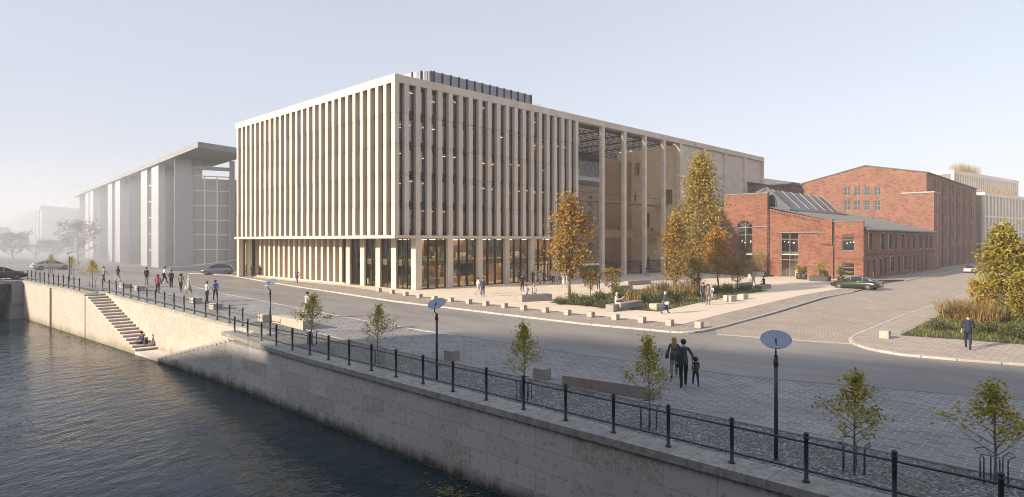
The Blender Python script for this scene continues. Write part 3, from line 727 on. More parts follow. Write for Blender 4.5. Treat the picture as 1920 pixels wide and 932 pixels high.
mb = MB(); mb.box(94.6, WX+.48, YB+.02, YB+.5, GZ, 20.8); mb.build('bronze_wall', M['brown'], OB)
# louvred solar roof: rows of tilted panels
rp = random.Random(5)
for r in range(35):
    y = CY+1.3+1.28*r; z = 23.2; mb = MB(); x = CX+OFF+.2
    xe = WX-.04 if y < YB+3 else 142
    while x < xe-.3:
        w = min(1.9 if rp.random() < .8 else 1.1, xe-x); mb.loft([[(x,y,z+.35),(x,y+.88,z-.18),(x,y+.90,z-.15),(x,y+.02,z+.38)],[(x+w,y,z+.35),(x+w,y+.88,z-.18),(x+w,y+.90,z-.15),(x+w,y+.02,z+.38)]], smooth=False); mb.box(x+.03, x+max(.1,w-.25), y+.905, y+.935, z-.38, z-.14, 1); x += w+.03
    mb.build('louvre', [M['pv'], M['bars']], OB)  # pale strips added below the panels in place of sky showing between them
mb = MB(); mb.box(CX+OFF+.1, WX+.0 if False else 102.9, CY+17.2, CY+18.2, 21.3, 22.8)
for x in (38.6, 44.5, 50.5, 56.5): mb.box(CX+x+.2, CX+x+.4, CY+.9, CY+40, 22.6, 22.79)
mb.build('roof_girder', M['darkmetal'], OB)
# walkways across the atrium
def walkway(z, y, x0, x1, par):
    mb = MB(); mb.box(x0, x1, y, y+2.2, z-.22, z); mb.build('walkway', M['brown'], OB)
    mb = MB()
    if par: mb.box(x0, x1, y, y+.06, z+.001, z+1.05)
    else:
        mb.bar((x0,y+.05,z+1.05),(x1,y+.05,z+1.05),.05,.05)
    mb.build('balustrade', M['brown'] if par else M['darkmetal'], OB)
walkway(12.25, 60.6, CX+OFF, WX-.25, False); walkway(6.5, 62.2, CX+OFF, WX-.25, True)
# fence across the atrium mouth
F = thing('fence', 'dark bar fence across the open atrium between pale columns', 'fence', (CX+45,CY+2,GZ))
mb = MB(); x = CX+OFF+.2
while x < WX: mb.box(x-.022, x+.022, CY+1.98, CY+2.02, GZ, GZ+2.3); x += .22
for z in (.25, 1.35, 2.15): mb.bar((CX+OFF,CY+2,GZ+z),(WX,CY+2,GZ+z),.05,.05)
mb.build('bars', M['darkmetal'], F)
# ------------------------------------------------------------------ old buff building seen through the atrium
OLD = thing('warehouse', 'old buff brick warehouse with arched windows behind the atrium', 'building', (140,106,0))
def arch(c, w, b0, b1, n=8):
    r = w/2; rise = r*.8
    return [(c-r,b0),(c+r,b0),(c+r,b1)]+[(c+r*math.cos(math.pi*i/n), b1+rise*math.sin(math.pi*i/n)) for i in range(1,n)]+[(c-r,b1)]
fr2 = lambda a, b, t: (a, 106+t, b)
hs = [(100+5.6*i, zz) for i in range(13) for zz in (2.4, 6.7, 11.0, 15.2)]
mb = MB(); mb.profile([(92,0),(178,0),(178,21.0),(92,21.0)], [arch(x, 2.3, z, z+2.0) for x, z in hs], 0, .6, fr2); mb.build('wall', M['brick3'], OLD, recalc=True)
mb = MB(); mb.box(91.8,178.2,105.7,107,21.001,22.2); mb.build('cornice', M['brick2'], OLD)
mb = MB(); mb.add([(91.5,105.6,22.2),(178.5,105.6,22.2),(178.5,118,26),(91.5,118,26)], [(0,1,2,3)]); mb.build('roof', M['roofmetal'], OLD)
for i in range(13):
    mb = MB()
    for zz in (2.4, 6.7, 11.0, 15.2): mb.box(98.7+5.6*i, 101.3+5.6*i, 106.45, 106.5, zz-.1, zz+3.2)
    mb.build('window', M['greymetal'], OLD)
# ================================================================== small brick hall on the side street
FX, FY = 100.2, 27.35
BH = thing('brick_hall', 'low red brick hall with arched window and zinc roof carrying solar panels', 'building', (FX,38,0))
gm, bk = M['greymetal'], M['brick']
def yz(u, v, x0=FX):
    y, Y = onx(u, x0); return y, zat(v, Y)
xf = lambda x0: (lambda a, b, t: (x0+t, a, b))
def rect(y0, y1, z0, z1): return [(y0,z0),(y1,z0),(y1,z1),(y0,z1)]
yT0, yT1 = 41.1, 48.3         # tower
yG = 33.0; yP0, yP1 = 31.6, 33.0
# measured openings on the facade
ya, _ = yz(1384, 450); yb, _ = yz(1412, 450)
aw = ya-yb; ac = (ya+yb)/2; zspr = yz(1398, 426)[1]
yw1, _ = yz(1464, 450); yw0, _ = yz(1497, 450); zwt = yz(1480, 437)[1]
ys1, _ = yz(1579, 450); ys0, _ = yz(1602, 450); zu1 = yz(1590, 440)[1]; zu0 = yz(1590, 470.5)[1]; zl1 = yz(1590, 492.5)[1]
zTop = 13.3
aro = arch(ac, aw, .14, zspr)
mb = MB(); mb.profile([(yT0,.1),(yT1,.1),(yT1,zTop),(yT0,zTop)], [aro], -.22, .4, xf(FX)); mb.build('tower_wall', bk, BH, recalc=True)
gz1, gz0 = yz(1437, 391)[1], yz(1526, 412)[1]
mb = MB(); mb.profile([(yP1,.1),(yT0-.01,.1),(yT0-.01,gz1),(yP1,gz0)], [rect(yw0,yw1,.14,zwt)], 0, .4, xf(FX)); mb.build('gable_wall', bk, BH, recalc=True)
zP = 8.55
mb = MB(); mb.profile([(FY,.1),(yP1-.01,.1),(yP1-.01,zP),(FY,zP)], [rect(ys0,ys1,zu0,zu1), rect(ys0,ys1,.6,zl1)], .004, .4, xf(FX)); mb.build('pavilion_wall', bk, BH, recalc=True)
mb = MB(); mb.box(FX-.2, FX+.3, yP0-.1, yP1+.15, zP-3.3, zP+.35); mb.build('pier', bk, BH)
mb = MB(); mb.profile([(yT1+.01,.1),(50.8,.1),(50.8,10.2),(yT1+.01,11.4)], [], .1, .5, xf(FX)); mb.build('wing_gable', bk, BH, recalc=True)
# corbel courses, ledges, copings, downpipes
mb = MB()
n = 34
for i in range(n):
    f = (i+.5)/n; y = yP1+.2+(yT0-yP1-.3)*f; z = gz0+(gz1-gz0)*((y-yP1)/(yT0-yP1)); mb.box(FX-.10, FX+.02, y-.07, y+.07, z-.55, z-.22)
mb.loft([[(FX-.12,yP1,gz0-.2),(FX-.12,yP1,gz0-.02),(FX+.01,yP1,gz0-.02),(FX+.01,yP1,gz0-.2)],[(FX-.12,yT0,gz1-.2),(FX-.12,yT0,gz1-.02),(FX+.01,yT0,gz1-.02),(FX+.01,yT0,gz1-.2)]], smooth=False)
for zc in (6.35, 3.15):
    mb.box(FX-.07, FX+.02, FY+.05, yP0-.12, zc, zc+.12)
    y = FY+.1
    while y < yP0-.2: mb.box(FX-.06, FX+.02, y, y+.11, zc-.2, zc); y += .24
for i in range(6):
    y = yT0-.6-i*1.25; mb.box(FX-.05, FX+.02, y-.9, y, gz1-1.5-i*.34, gz1-1.38-i*.34)
for k, z in enumerate((zP+.1, zP-3.45)):
    if k: 
        for j in range(7): mb.box(FX-.19, FX+.02, yP0-.1+j*.22, yP0+.0+j*.22, z, z+.15)
# soldier ring over the arch
ring = MB(); r0, r1 = aw/2+.02, aw/2+.3; N = 14
for i in range(N):
    a0, a1 = math.pi*i/N, math.pi*(i+.9)/N
    ring.loft([[(FX-.28,ac+r*math.cos(a),zspr+r*.8*math.sin(a)*1.0) for r, a in ((r0,a0),(r1,a0),(r1,a1),(r0,a1))],[(FX-.2,ac+r*math.cos(a),zspr+r*.8*math.sin(a)) for r, a in ((r0,a0),(r1,a0),(r1,a1),(r0,a1))]], smooth=False)
mb.build('corbel_course', bk, BH); ring.build('arch_ring', bk, BH, recalc=True)
mb = MB()
for z in (yz(1398,426)[1], yz(1398,477)[1]):
    mb.box(FX-.42, FX-.2, yT0-.1, yT0+2.1, z, z+.16); mb.box(FX-.42, FX-.2, yT1-2.0, yT1+.1, z, z+.16)
mb.box(FX-.3, FX+.02, yw0-1.9*2, yw1+.1, zwt+.02, zwt+.16)
mb.box(FX-.3, FX+.5, yT0-.1, yT1+.1, zTop+.001, zTop+.14); mb.box(FX-.1, FX+.45, FY-.05, yP0-.12, zP+.001, zP+.1)
mb.build('stone_ledge', gm, BH)
for y, z in ((yT0-.14, zTop), (yP0-.25, zP)):
    mb = MB(); mb.tube([(FX-.32 if z > 9 else FX-.1, y, .1), (FX-.32 if z > 9 else FX-.1, y, z)], .07, 6); mb.build('downpipe', M['darkmetal'], BH)
def frame(y0, y1, z0, z1, x, vs, hs, t=.09, top=None):
    """window frame with glass as its sub-part; vs, hs = fractions of mullions and transoms"""
    mb = MB()
    mb.box(x, x+.1, y0, y0+t, z0, z1); mb.box(x, x+.1, y1-t, y1, z0, z1)
    mb.box(x, x+.1, y0+t, y1-t, z0, z0+t); mb.box(x, x+.1, y0+t, y1-t, z1-t, z1)
    for f in vs: yy = y0+(y1-y0)*f; mb.box(x+.01, x+.09, yy-t/2, yy+t/2, z0+t, z1-t)
    for f in hs: zz = z0+(z1-z0)*f; mb.box(x+.012, x+.088, y0+t, y1-t, zz-t/2, zz+t/2)
    if top:
        for a in (45, 90, 135):
            c, s = math.cos(R(a)), math.sin(R(a)); mb.bar((x+.05,(y0+y1)/2,z1-.02),(x+.05,(y0+y1)/2+c*top,z1+s*top*.8),.08,.08)
        for i in range(12):
            a0, a1 = math.pi*i/12, math.pi*(i+1)/12; mb.bar((x+.05,(y0+y1)/2+math.cos(a0)*top,z1+math.sin(a0)*top*.8),(x+.05,(y0+y1)/2+math.cos(a1)*top,z1+math.sin(a1)*top*.8),.1,.1)
    o = mb.build('window', gm, BH)
    q = MB(); q.add([(x+.06,y0,z0),(x+.06,y1,z0),(x+.06,y1,z1+(top*.8 if top else 0)),(x+.06,y0,z1+(top*.8 if top else 0))], [(3,2,1,0)]); q.build('pane', M['glass2'], o); return o
frame(ac-aw/2, ac+aw/2, .14, zspr, FX+.0, (.5,), (.28,.47,.84), .11, top=aw/2-.03)
frame(yw0, yw1, .14, zwt, FX+.15, (.5,), (.39,.565,.86), .10)
frame(ys0, ys1, zu0, zu1, FX+.15, (), (.68,), .09); frame(ys0, ys1, .6, zl1, FX+.15, (), (.62,), .09)
# shaded long side on the street
XE = 146.0
zE = 7.3
wins_u = [(2.2,2.0),(8.6,2.1),(13.0,2.2),(17.2,.9),(20.6,2.2),(25.4,1.0),(28.6,1.9),(33.4,2.1),(38.2,2.0),(42.0,1.6)]
wins_l = [(1.9,1.0,3.0),(4.6,1.0,3.0),(8.4,1.0,3.1),(10.8,1.2,3.2),(13.8,2.6,3.2),(19.0,1.0,3.2),(22.2,2.4,3.2),(26.4,.9,3.2),(29.4,1.0,3.3),(32.4,1.0,3.3),(35.4,1.0,3.3),(38.6,1.0,3.3)]
hol = [rect(FX+x, FX+x+w, 4.35, 6.9) for x, w in wins_u]+[rect(FX+x, FX+x+w, .75 if w > 1.3 else .3, z) for x, w, z in wins_l]
fy = lambda a, b, t: (a, FY+t, b)
mb = MB(); mb.profile([(FX+.41,.1),(XE,.1),(XE,zE),(FX+.41,zE)], hol, 0.004, .4, fy); mb.build('side_wall', bk, BH, recalc=True)
def sidewin(x0, x1, z0, z1, n):
    mb = MB(); t = .09; y = FY+.14
    mb.box(x0,x0+t,y,y+.1,z0,z1); mb.box(x1-t,x1,y,y+.1,z0,z1); mb.box(x0+t,x1-t,y,y+.1,z0,z0+t); mb.box(x0+t,x1-t,y,y+.1,z1-t,z1)
    for i in range(1,n): xx = x0+(x1-x0)*i/n; mb.box(xx-.035,xx+.035,y+.01,y+.09,z0+t,z1-t)
    mb.box(x0+t,x1-t,y+.012,y+.088,z0+(z1-z0)*.72-.03,z0+(z1-z0)*.72+.03)
    mb.box(x0-.06,x1+.06,FY-.06,FY-.001,z1+.002,z1+.14); mb.box(x0-.06,x1+.06,FY-.09,FY-.001,z0-.12,z0-.002)
    o = mb.build('window', gm, BH); q = MB(); q.add([(x0,y+.06,z0),(x1,y+.06,z0),(x1,y+.06,z1),(x0,y+.06,z1)],[(0,1,2,3)]); q.build('pane', M['glass'], o)
for x, w in wins_u: sidewin(FX+x, FX+x+w, 4.35, 6.9, 3 if w > 1.2 else 1)
for x, w, z in wins_l: sidewin(FX+x, FX+x+w, .75 if w > 1.3 else .3, z, 3 if w > 1.3 else 1)
mb = MB(); mb.box(FX-.02, XE, FY-.10, FY-.0, 3.75, 3.88); x = FX+.1
while x < XE: mb.box(x, x+.14, FY-.08, FY-.0, 3.58, 3.75); x += .3
mb.build('corbel_course', bk, BH)
# roofs: main slope from the ridge down to the street eave
RZ, RY = gz1+.9, yT0
mb = MB(); ze = zE+.06
sl = lambda y: ze + (RZ-.6-ze)*(y-(FY-.5))/(yT0+.4-(FY-.5))
mb.loft([[(x,FY-.55,ze),(x,yT0+.3,sl(yT0+.3)),(x,yT0+.3,sl(yT0+.3)+.14),(x,FY-.55,ze+.14)] for x in (FX+.42, XE)], smooth=False)
for i in range(38):
    x = FX+1.2+i*1.18; mb.loft([[(x,FY-.5,ze+.14),(x+.05,FY-.5,ze+.14),(x+.05,FY-.5,ze+.2),(x,FY-.5,ze+.2)],[(x,yT0+.3,sl(yT0+.3)+.14),(x+.05,yT0+.3,sl(yT0+.3)+.14),(x+.05,yT0+.3,sl(yT0+.3)+.2),(x,yT0+.3,sl(yT0+.3)+.2)]], smooth=False)
mb.loft([[(FX+.35,yT0+.31,sl(yT0+.3)),(FX+.35,50.9,9.6),(FX+.35,50.9,9.75),(FX+.35,yT0+.31,sl(yT0+.3)+.14)],[(XE,yT0+.31,sl(yT0+.3)),(XE,50.9,9.6),(XE,50.9,9.75),(XE,yT0+.31,sl(yT0+.3)+.14)]], smooth=False)
mb.build('roof', M['roofmetal'], BH, recalc=True)
mb = MB(); mb.tube([(FX-.1,FY-.62,ze+.02),(XE,FY-.62,ze+.02)], .15, 10); mb.build('gutter', gm, BH)
# raised monitor roof with panels
def mon(y): return sl(y)
y0m, y1m, zr = 38.5, 43.4, 14.1
mb = MB(); zb0 = sl(y0m)+.1
prof = lambda x: [(x,y0m,zb0+.25),(x,yT0+.9,zr),(x,yT0+2.4,zr-.5),(x,yT0+2.4,zb0),(x,y0m,zb0)]
mb.loft([prof(FX+1.6), prof(FX+28.2)], smooth=False); mb.build('monitor_roof', M['pv'], BH, recalc=True)
mb = MB()
for i in range(22):
    x = FX+1.8+i*1.22; mb.bar((x,y0m+.1,zb0+.30),(x,yT0+.8,zr+.0),.04,.05)
mb.build('panel_frame', M['darkmetal'], BH)
mb = MB()
for x in (3.4,7.4,11.4,15.4,19.4,23.4,27.0): mb.bar((FX+x,y0m+.3,zb0+.62),(FX+x,yT0+.7,zr+.04),.2,.08)
mb.build('panel_rail', M['conc'], BH)
mb = MB(); mb.bar((FX+1.55,y0m-.2,zb0+.1),(FX+1.55,yT0+.95,zr+.1),.30,.7); mb.bar((FX+1.55,yT0+.95,zr+.1),(FX+1.55,yT0+2.5,zr-.5),.30,.4); mb.build('monitor_verge', M['roofmetal'], BH)
# inside: floor, back wall, warm lamps
mb = MB(); mb.box(FX+.5, FX+44, FY+.5, 50, .135, .15); mb.box(FX+6, FX+6.2, FY+.5, 50, .15, 7.2); mb.box(FX+.5, FX+5.9, FY+.5, yT0, 3.6, 3.8); mb.box(FX+6.2, XE-.5, 31, 31.2, .15, 7.0); mb.box(FX+6.2, XE-.5, FY+.5, 30.9, 3.6, 3.8); mb.build('interior', M['inner'], BH)
rb = random.Random(11); mb = MB()
def bulb(x, y, z, r=.075): mb.lathe([(.01,-r),(r*.8,-r*.5),(r,0),(r*.8,r*.5),(.01,r)], 8, 0, (x,y,z))
for yy, zz in ((ac,5.3),((yw0+yw1)/2,5.4)):
    for i in range(7): bulb(FX+1.6+rb.random()*2.5, yy-1.3+i*.45, zz+rb.random()*.5)
for i in range(4): bulb(FX+1.4+rb.random()*2, ys0+.3+i*.45, 5.3+rb.random()*.3)
for i in range(3): bulb(FX+2.8+rb.random(), FY+1.4+rb.random(), 5.2+rb.random()*.4)
mb.build('pendant_lamp', M['bulb'], BH)
mb = MB(); mb.box(FX+2.4, FX+3.0, yw0-1, yw1+1, 3.50, 3.56); mb.box(FX+2.4, FX+3, ys0-.5, ys1+.5, 3.50, 3.56); mb.box(FX+2.4, FX+3.0, ac-1, ac+1, 3.5, 3.56); mb.build('ceiling_lamp', M['glow'], BH)
mb = MB()
for c in (ac, (yw0+yw1)/2, (ys0+ys1)/2):
    for i in range(6): y = c-1.4+i*.5; x = FX+1.2+rb.random()*3; mb.box(x, x+.5, y, y+.4, .15, .6+rb.random()*.5)
    mb.box(FX+4.6, FX+5.2, c-2, c+2, .15, 1.15); mb.box(FX+5.6, FX+5.9, c-2, c+2, 1.3, 2.6)
mb.build('cafe_furniture', M['wood2'], BH)
M['carlike'] = simple('dark old panes', (.06,.075,.09), .15, .1, .6); M['dimglass'] = simple('reflecting panes', (.21,.26,.31), .12, .1, .6, metal=.35)  # blue-grey of the reflecting panes stands in for mirrored sky
M['carlike'] = simple('dark old panes', (.06,.075,.09), .15, .1, .6); M['dimglass'] = simple('reflecting panes', (.21,.26,.31), .12, .1, .6, metal=.35)
M['carlike'] = simple('dark old panes', (.06,.075,.09), .15, .1, .6); M['dimglass'] = simple('reflecting panes', (.21,.26,.31), .12, .1, .6, metal=.35)
# ================================================================== tall brick warehouse behind it
BX = 146.4
WH = thing('brick_warehouse', 'tall red brick warehouse with plain gable and rows of windows', 'building', (BX,40,0))
b2 = M['brick2']
gp = [(28.7,.1),(52.0,.1),(52.0,yz(1528,343,BX)[1]),(onx(1622,BX)[0],yz(1622,312,BX)[1]),(28.7,yz(1736,324,BX)[1])]
us = [(1583,1594),(1602,1613),(1620,1631),(1639,1651)]; hol = []; wl = []
for a, b in us:
    for v1, v0 in ((350,367),(376,395)):
        yb1, yb0 = onx(a,BX)[0], onx(b,BX)[0]; z1, z0 = yz((a+b)/2,v1,BX)[1], yz((a+b)/2,v0,BX)[1]; hol.append(rect(yb0,yb1,z0,z1)); wl.append((yb0,yb1,z0,z1))
mb = MB(); mb.profile(gp, hol, 0, .5, xf(BX)); mb.build('gable_wall', b2, WH, recalc=True)
def wframe(fn, a0, a1, z0, z1, parent, nv=2, nh=2, pane=None):
    mb = MB(); t = .1
    def bx(a, b, c, d): 
        p = [fn(a,c,.12),fn(b,c,.12),fn(b,d,.12),fn(a,d,.12),fn(a,c,.2),fn(b,c,.2),fn(b,d,.2),fn(a,d,.2)]
        mb.add(p, [(0,1,2,3),(7,6,5,4),(0,4,5,1),(1,5,6,2),(2,6,7,3),(3,7,4,0)])
    bx(a0,a0+t,z0,z1); bx(a1-t,a1,z0,z1); bx(a0+t,a1-t,z0,z0+t); bx(a0+t,a1-t,z1-t,z1)
    for i in range(1,nv): c = a0+(a1-a0)*i/nv; bx(c-.05,c+.05,z0+t,z1-t)
    o = mb.build('window', gm, parent, recalc=True)
    q = MB(); q.add([fn(a0,z0,.18),fn(a1,z0,.18),fn(a1,z1,.18),fn(a0,z1,.18)],[(0,1,2,3)])
    mb2 = MB()
    for i in range(1,nh): c = z0+(z1-z0)*i/nh; mb2.add([fn(a0,c-.05,.11),fn(a1,c-.05,.11),fn(a1,c+.05,.11),fn(a0,c+.05,.11)],[(0,1,2,3)])
    if nh > 1: mb2.build('transom', gm, o)
    q.build('pane', pane or M['dimglass'], o); return o
for a0,a1,z0,z1 in wl: wframe(xf(BX), a0, a1, z0, z1, WH, pane=M['carlike'])
# front step: lower bay with pale cap
y2 = onx(1752,BX)[0]; zc = yz(1752,361,BX)[1]; y3 = onx(1692,BX)[0]
mb = MB(); mb.box(BX-.35, BX-.01, y2, y3, .1, zc); mb.box(BX-.01, BX+5.4, y2+.0, 28.69, .1, zc); mb.build('step_wall', b2, WH)
mb = MB(); mb.box(BX-.5, BX-.0, y2-.1, y3+.1, zc+.001, zc+.24); mb.box(BX-.0, BX+5.5, y2-.1, 28.65, zc+.001, zc+.24); mb.build('stone_cap', M['conc'], WH)
# street side
EX = 203.0; zs = yz(1736,324,BX)[1]
hol = []
cols = [BX+8.5+7.9*i for i in range(6)]
rows = [(2.2,5.2),(7.1,10.0),(11.7,14.5),(15.9,18.0)]
rows = [(.9,4.6),(6.2,9.9),(11.3,14.6),(15.7,18.3)]
for x in cols:
    for z0, z1 in rows: hol.append(rect(x, x+2.3, z0, z1))
fys = lambda a, b, t: (a, 28.7+t, b)
mb = MB(); mb.profile([(BX+.5,.1),(EX,.1),(EX,zs),(BX+.5,zs)], hol, 0, .5, fys); mb.build('street_wall', b2, WH, recalc=True)
for x in cols:
    for z0, z1 in rows: wframe(fys, x, x+2.3, z0, z1, WH, 2, 2)
mb = MB()
for x in cols: mb.box(x-1.9, x-.9, 28.45, 28.69, .1, zs-.9)
mb.build('pilasters', b2, WH)
mb = MB()
for z0 in (.6, 4.9, 8.8, 12.4):
    mb.box(BX+2.4, BX+3.3, y2-.015, y2+.05, z0, z0+2.3)
mb.build('narrow_window', gm, WH)
mb = MB(); pk = gp[3]
mb.loft([[(x,28.3,zs-.05),(x,pk[0],pk[1]+.05),(x,52.4,gp[2][1]-.05),(x,52.4,gp[2][1]+.15),(x,pk[0],pk[1]+.28),(x,28.3,zs+.16)] for x in (BX-.15,EX)], smooth=False); mb.build('roof', M['roofmetal'], WH, recalc=True)
mb = MB(); mb.box(BX+1, EX-1, 33, 33.2, .1, zs-.2); mb.box(BX+3, BX+3.2, 33.3, 51, .1, 18); mb.build('interior', M['inner'], WH)
mb = MB(); mb.box(EX-.5, EX, 29.21, 52, .1, 18); mb.box(BX+.51, EX-.5, 51.5, 52, .1, 18); mb.build('rear_wall', b2, WH)
# further brick roofs between hall and wing
RH = thing('brick_shed', 'distant brick building with low zinc roofs behind the hall', 'building', (160,66,0))
mb = MB(); mb.box(150, 190, 52.6, 75, 0, 18.6); mb.build('wall', b2, RH)
mb = MB(); mb.loft([[(x,52.3,18.61),(x,62,20.6),(x,75.3,18.61)] for x in (149.6,190.4)], smooth=False); mb.build('roof', M['roofmetal'], RH, recalc=True)
RS = thing('brick_shed', 'low brick gable in shade under the limestone wing', 'building', (142,55,0))
mb = MB(); mb.box(132, 149.5, 56.0, 92, 0, 17.8); mb.build('wall', b2, RS)
mb = MB(); mb.loft([[(x,55.7,17.81),(x,66,19.9),(x,92.3,17.81)] for x in (131.6,149.45)], smooth=False); mb.build('roof', M['roofmetal'], RS, recalc=True)
# ================================================================== pale blocks at the end of the street
def finblock(name, label, cx, cy, ang, ln, dp, h, pitch, roofline):
    t = thing(name, label, 'building', (cx,cy,0), ang)
    fm = M['cream']
    mb = MB(); mb.box(0, ln, .7, dp, 0, h-.9); mb.build('body', M['farglass'], t, loc=(0,0,0))
    mb = MB(); mb.box(0,ln,0,dp,h-.9,h); mb.box(0,.7,0,dp,0,h-.9); mb.build('frame', fm, t, loc=(0,0,0))
    mb = MB(); mb.box(.25, .7, 0, .65, 0, h-.9); me = None; x = pitch
    f = MB(); f.box(0, pitch*.48, 0, .69, 0, h-.9)
    while x < ln-.5:
        if me is None: me = f.build('fin', fm, t, loc=(x,0,0)).data
        else: link('fin', me, t, (x,0,0))
        x += pitch
    mb = MB()
    for k in range(1, int(h/4)): mb.box(.7, ln, .02, .68, 4*k, 4*k+.45)
    mb.build('floor_band', fm, t, loc=(0,0,0)); return t
ang = math.atan2(-.166, .986)
px, py = c2w(119.5, 171)
finblock('stone_block', 'upper pale stone block with fins and roof grass behind the brick warehouse', px, py, ang, 52, 20, 24.9, 1.7, 0)
px, py = c2w(124.8, 167)
finblock('stone_block', 'lower pale stone block at the far end of the side street', px, py, ang, 46, 16, 18.6, 2.6, 0)
# ================================================================== grey buildings in the fog, left
HB = thing('concrete_building', 'grey concrete building with tall piers under a thin overhanging roof', 'building', (36,120,0))
def wp(u, Y): return c2w((u-960)/FPX*Y, Y)
cl, cd, fg = M['conc'], M['concd'], M['farglass']
P0 = Vector(wp(328, 124)); PR = Vector(wp(452, 130))
rz = 22.55
c0 = Vector(wp(371, 110)); c1 = Vector(wp(137, 235)); c2 = Vector(wp(470, 120)); 
PL = P0+(c1-c0).normalized()*138
mb = MB(); mb.prism([tuple(c0), tuple(c2), tuple(c2+(c1-c0)), tuple(c1)], rz-.55, rz+.45)
mb.build('roof_slab', cd, HB)
dl = (PL-P0).normalized(); L = (PL-P0).length; nl = Vector((dl.y, -dl.x)); nl = nl if nl.dot(-P0) > 0 else -nl
inn = -nl
def lbox(mb, a, b, d0, d1, z0, z1, m=0):
    p = [P0+dl*a+inn*d0, P0+dl*b+inn*d0, P0+dl*b+inn*d1, P0+dl*a+inn*d1]; mb.prism([tuple(q) for q in p], z0, z1, m)
# piers seen edge on, measured along the facade
def sfrac(u):
    r = (u-960)/FPX; d = Vector(c2w(r, 1.0)); # ray
    den = d.x*dl.y-d.y*dl.x; k = (P0.x*dl.y-P0.y*dl.x)/den; q = d*k; return (q-P0).dot(dl)
piers = [(297,284),(276,264),(225,216),(210,202),(175,168),(166,160)]
for a, b in piers:
    s0, s1 = sfrac(a), sfrac(b); mb = MB(); lbox(mb, s0+.0, s1, .0, 1.2, 0, rz-.56); mb.build('pier', cl, HB)
for u in (328, 242, 187, 149.5):
    mb = MB(); s0 = sfrac(u); lbox(mb, s0, s0+.3, -.05, 3.6, 0, rz-.57); mb.build('pier', cl, HB)
mb = MB()
for a, b in ((284,276),(216,210),(168,166)): lbox(mb, sfrac(a), sfrac(b), .5, .8, 0, rz-.58)
mb.build('slit_window', fg, HB)
for u in (328, 242, 187, 149.5):
    mb = MB(); s0 = sfrac(u); lbox(mb, s0, s0+.3, -.05, 3.6, 0, rz-.57); mb.build('pier', cl, HB)
mb = MB()
for a, b in ((284,276),(216,210),(168,166)): lbox(mb, sfrac(a), sfrac(b), .5, .8, 0, rz-.58)
mb.build('slit_window', fg, HB)
for u in (328, 242, 187, 149.5):
    mb = MB(); s0 = sfrac(u); lbox(mb, s0, s0+.3, -.05, 3.6, 0, rz-.57); mb.build('pier', cl, HB)
mb = MB()
for a, b in ((284,276),(216,210),(168,166)): lbox(mb, sfrac(a), sfrac(b), .5, .8, 0, rz-.58)
mb.build('slit_window', fg, HB)
mb = MB(); lbox(mb, .0, L, 3.65, 5.0, 0, rz-.565); mb.build('rear_wall', fg, HB)
mb = MB(); 
for k in range(1,6): lbox(mb, .31, sfrac(297)-.01, 3.4, 3.64, k*3.6, k*3.6+.2)
for k in range(1,6): lbox(mb, sfrac(284)+.01, sfrac(276)-.01, .3, .49, k*3.6, k*3.6+.2)
mb.build('window_bars', M['bars'], HB)
mb = MB()
lbox(mb, sfrac(242)+.5, sfrac(228), 3.3, 3.63, .5, rz-3.2)
mb.build('panel', M['infill'], HB)
dr = (PR-P0).normalized(); LR = 30.0; nr = Vector((-dr.y, dr.x)); nr = nr if nr.dot(P0) > 0 else -nr
def rbox(mb, a, b, d0, d1, z0, z1, m=0):
    p = [P0+dr*a+nr*d0, P0+dr*b+nr*d0, P0+dr*b+nr*d1, P0+dr*a+nr*d1]; mb.prism([tuple(q) for q in p], z0, z1, m)
def rfrac(u):
    r = (u-960)/FPX; d = Vector(c2w(r, 1.0)); den = d.x*dr.y-d.y*dr.x; k = (P0.x*dr.y-P0.y*dr.x)/den; return (d*k-P0).dot(dr)
ra, rb_, rc, rd = rfrac(360), rfrac(431), rfrac(440), rfrac(446)
mb = MB(); rbox(mb, .02, ra, .0, .35, 0, rz-.56); mb.build('end_wall', cd, HB)
mb = MB(); rbox(mb, rb_, rc, .0, .8, 0, rz-.56); mb.build('column', cd, HB)
mb = MB(); rbox(mb, ra, rb_, .1, .7, rz-2.6, rz-1.9); rbox(mb, ra-3, rb_+2, .8, 1.2, 0, rz-4.3); mb.build('glazing', [fg], HB)
mb = MB()
for i in range(4): a = ra+(rb_-ra)*i/3; rbox(mb, a-.12, a+.12, .5, .79, 0, rz-3.8)
for k in range(7): z = rz-3.9-2.95*k; rbox(mb, ra-1, rb_+1, .52, .78, z, z+.2)
mb.build('window_bars', M['bars'], HB)
mb = MB(); rbox(mb, -1.0, rd+6, -3.2, -.3, 0, .8); 
p = [P0+dr*(ra-3)+nr*-3.0, P0+dr*34+nr*-3.0, P0+dr*34+nr*-.35, P0+dr*(ra-3)+nr*-.35]
mb.add([(p[0].x,p[0].y,.4),(p[1].x,p[1].y,5.2),(p[2].x,p[2].y,5.2),(p[3].x,p[3].y,.4),(p[0].x,p[0].y,.0),(p[1].x,p[1].y,.0),(p[2].x,p[2].y,.0),(p[3].x,p[3].y,.0)], [(0,1,2,3),(0,4,5,1),(1,5,6,2),(2,6,7,3),(3,7,4,0)])
mb.build('ramp', cd, HB, recalc=True)
HB2 = thing('concrete_building', 'farthest pale concrete building dissolving into the fog', 'building', (20,250,0))
a0 = Vector(wp(76, 262)); a1 = Vector(wp(14, 400)); a2 = Vector(wp(175, 300))
z2 = zat(385, 262)
mb = MB(); mb.prism([tuple(a0), tuple(a2), tuple(a2+(a1-a0)), tuple(a1)], z2-1.6, z2); mb.build('roof_slab', cd, HB2)
d = (a1-a0).normalized(); n2 = Vector((d.y,-d.x)); n2 = n2 if n2.dot(a0) > 0 else -n2; LL = (a1-a0).length
mb = MB(); q = [a0+n2*3, a2+n2*3, a2+(a1-a0), a1+n2*3]; mb.prism([tuple(v) for v in q], 0, z2-1.61); mb.build('body', cd, HB2)
s = 0
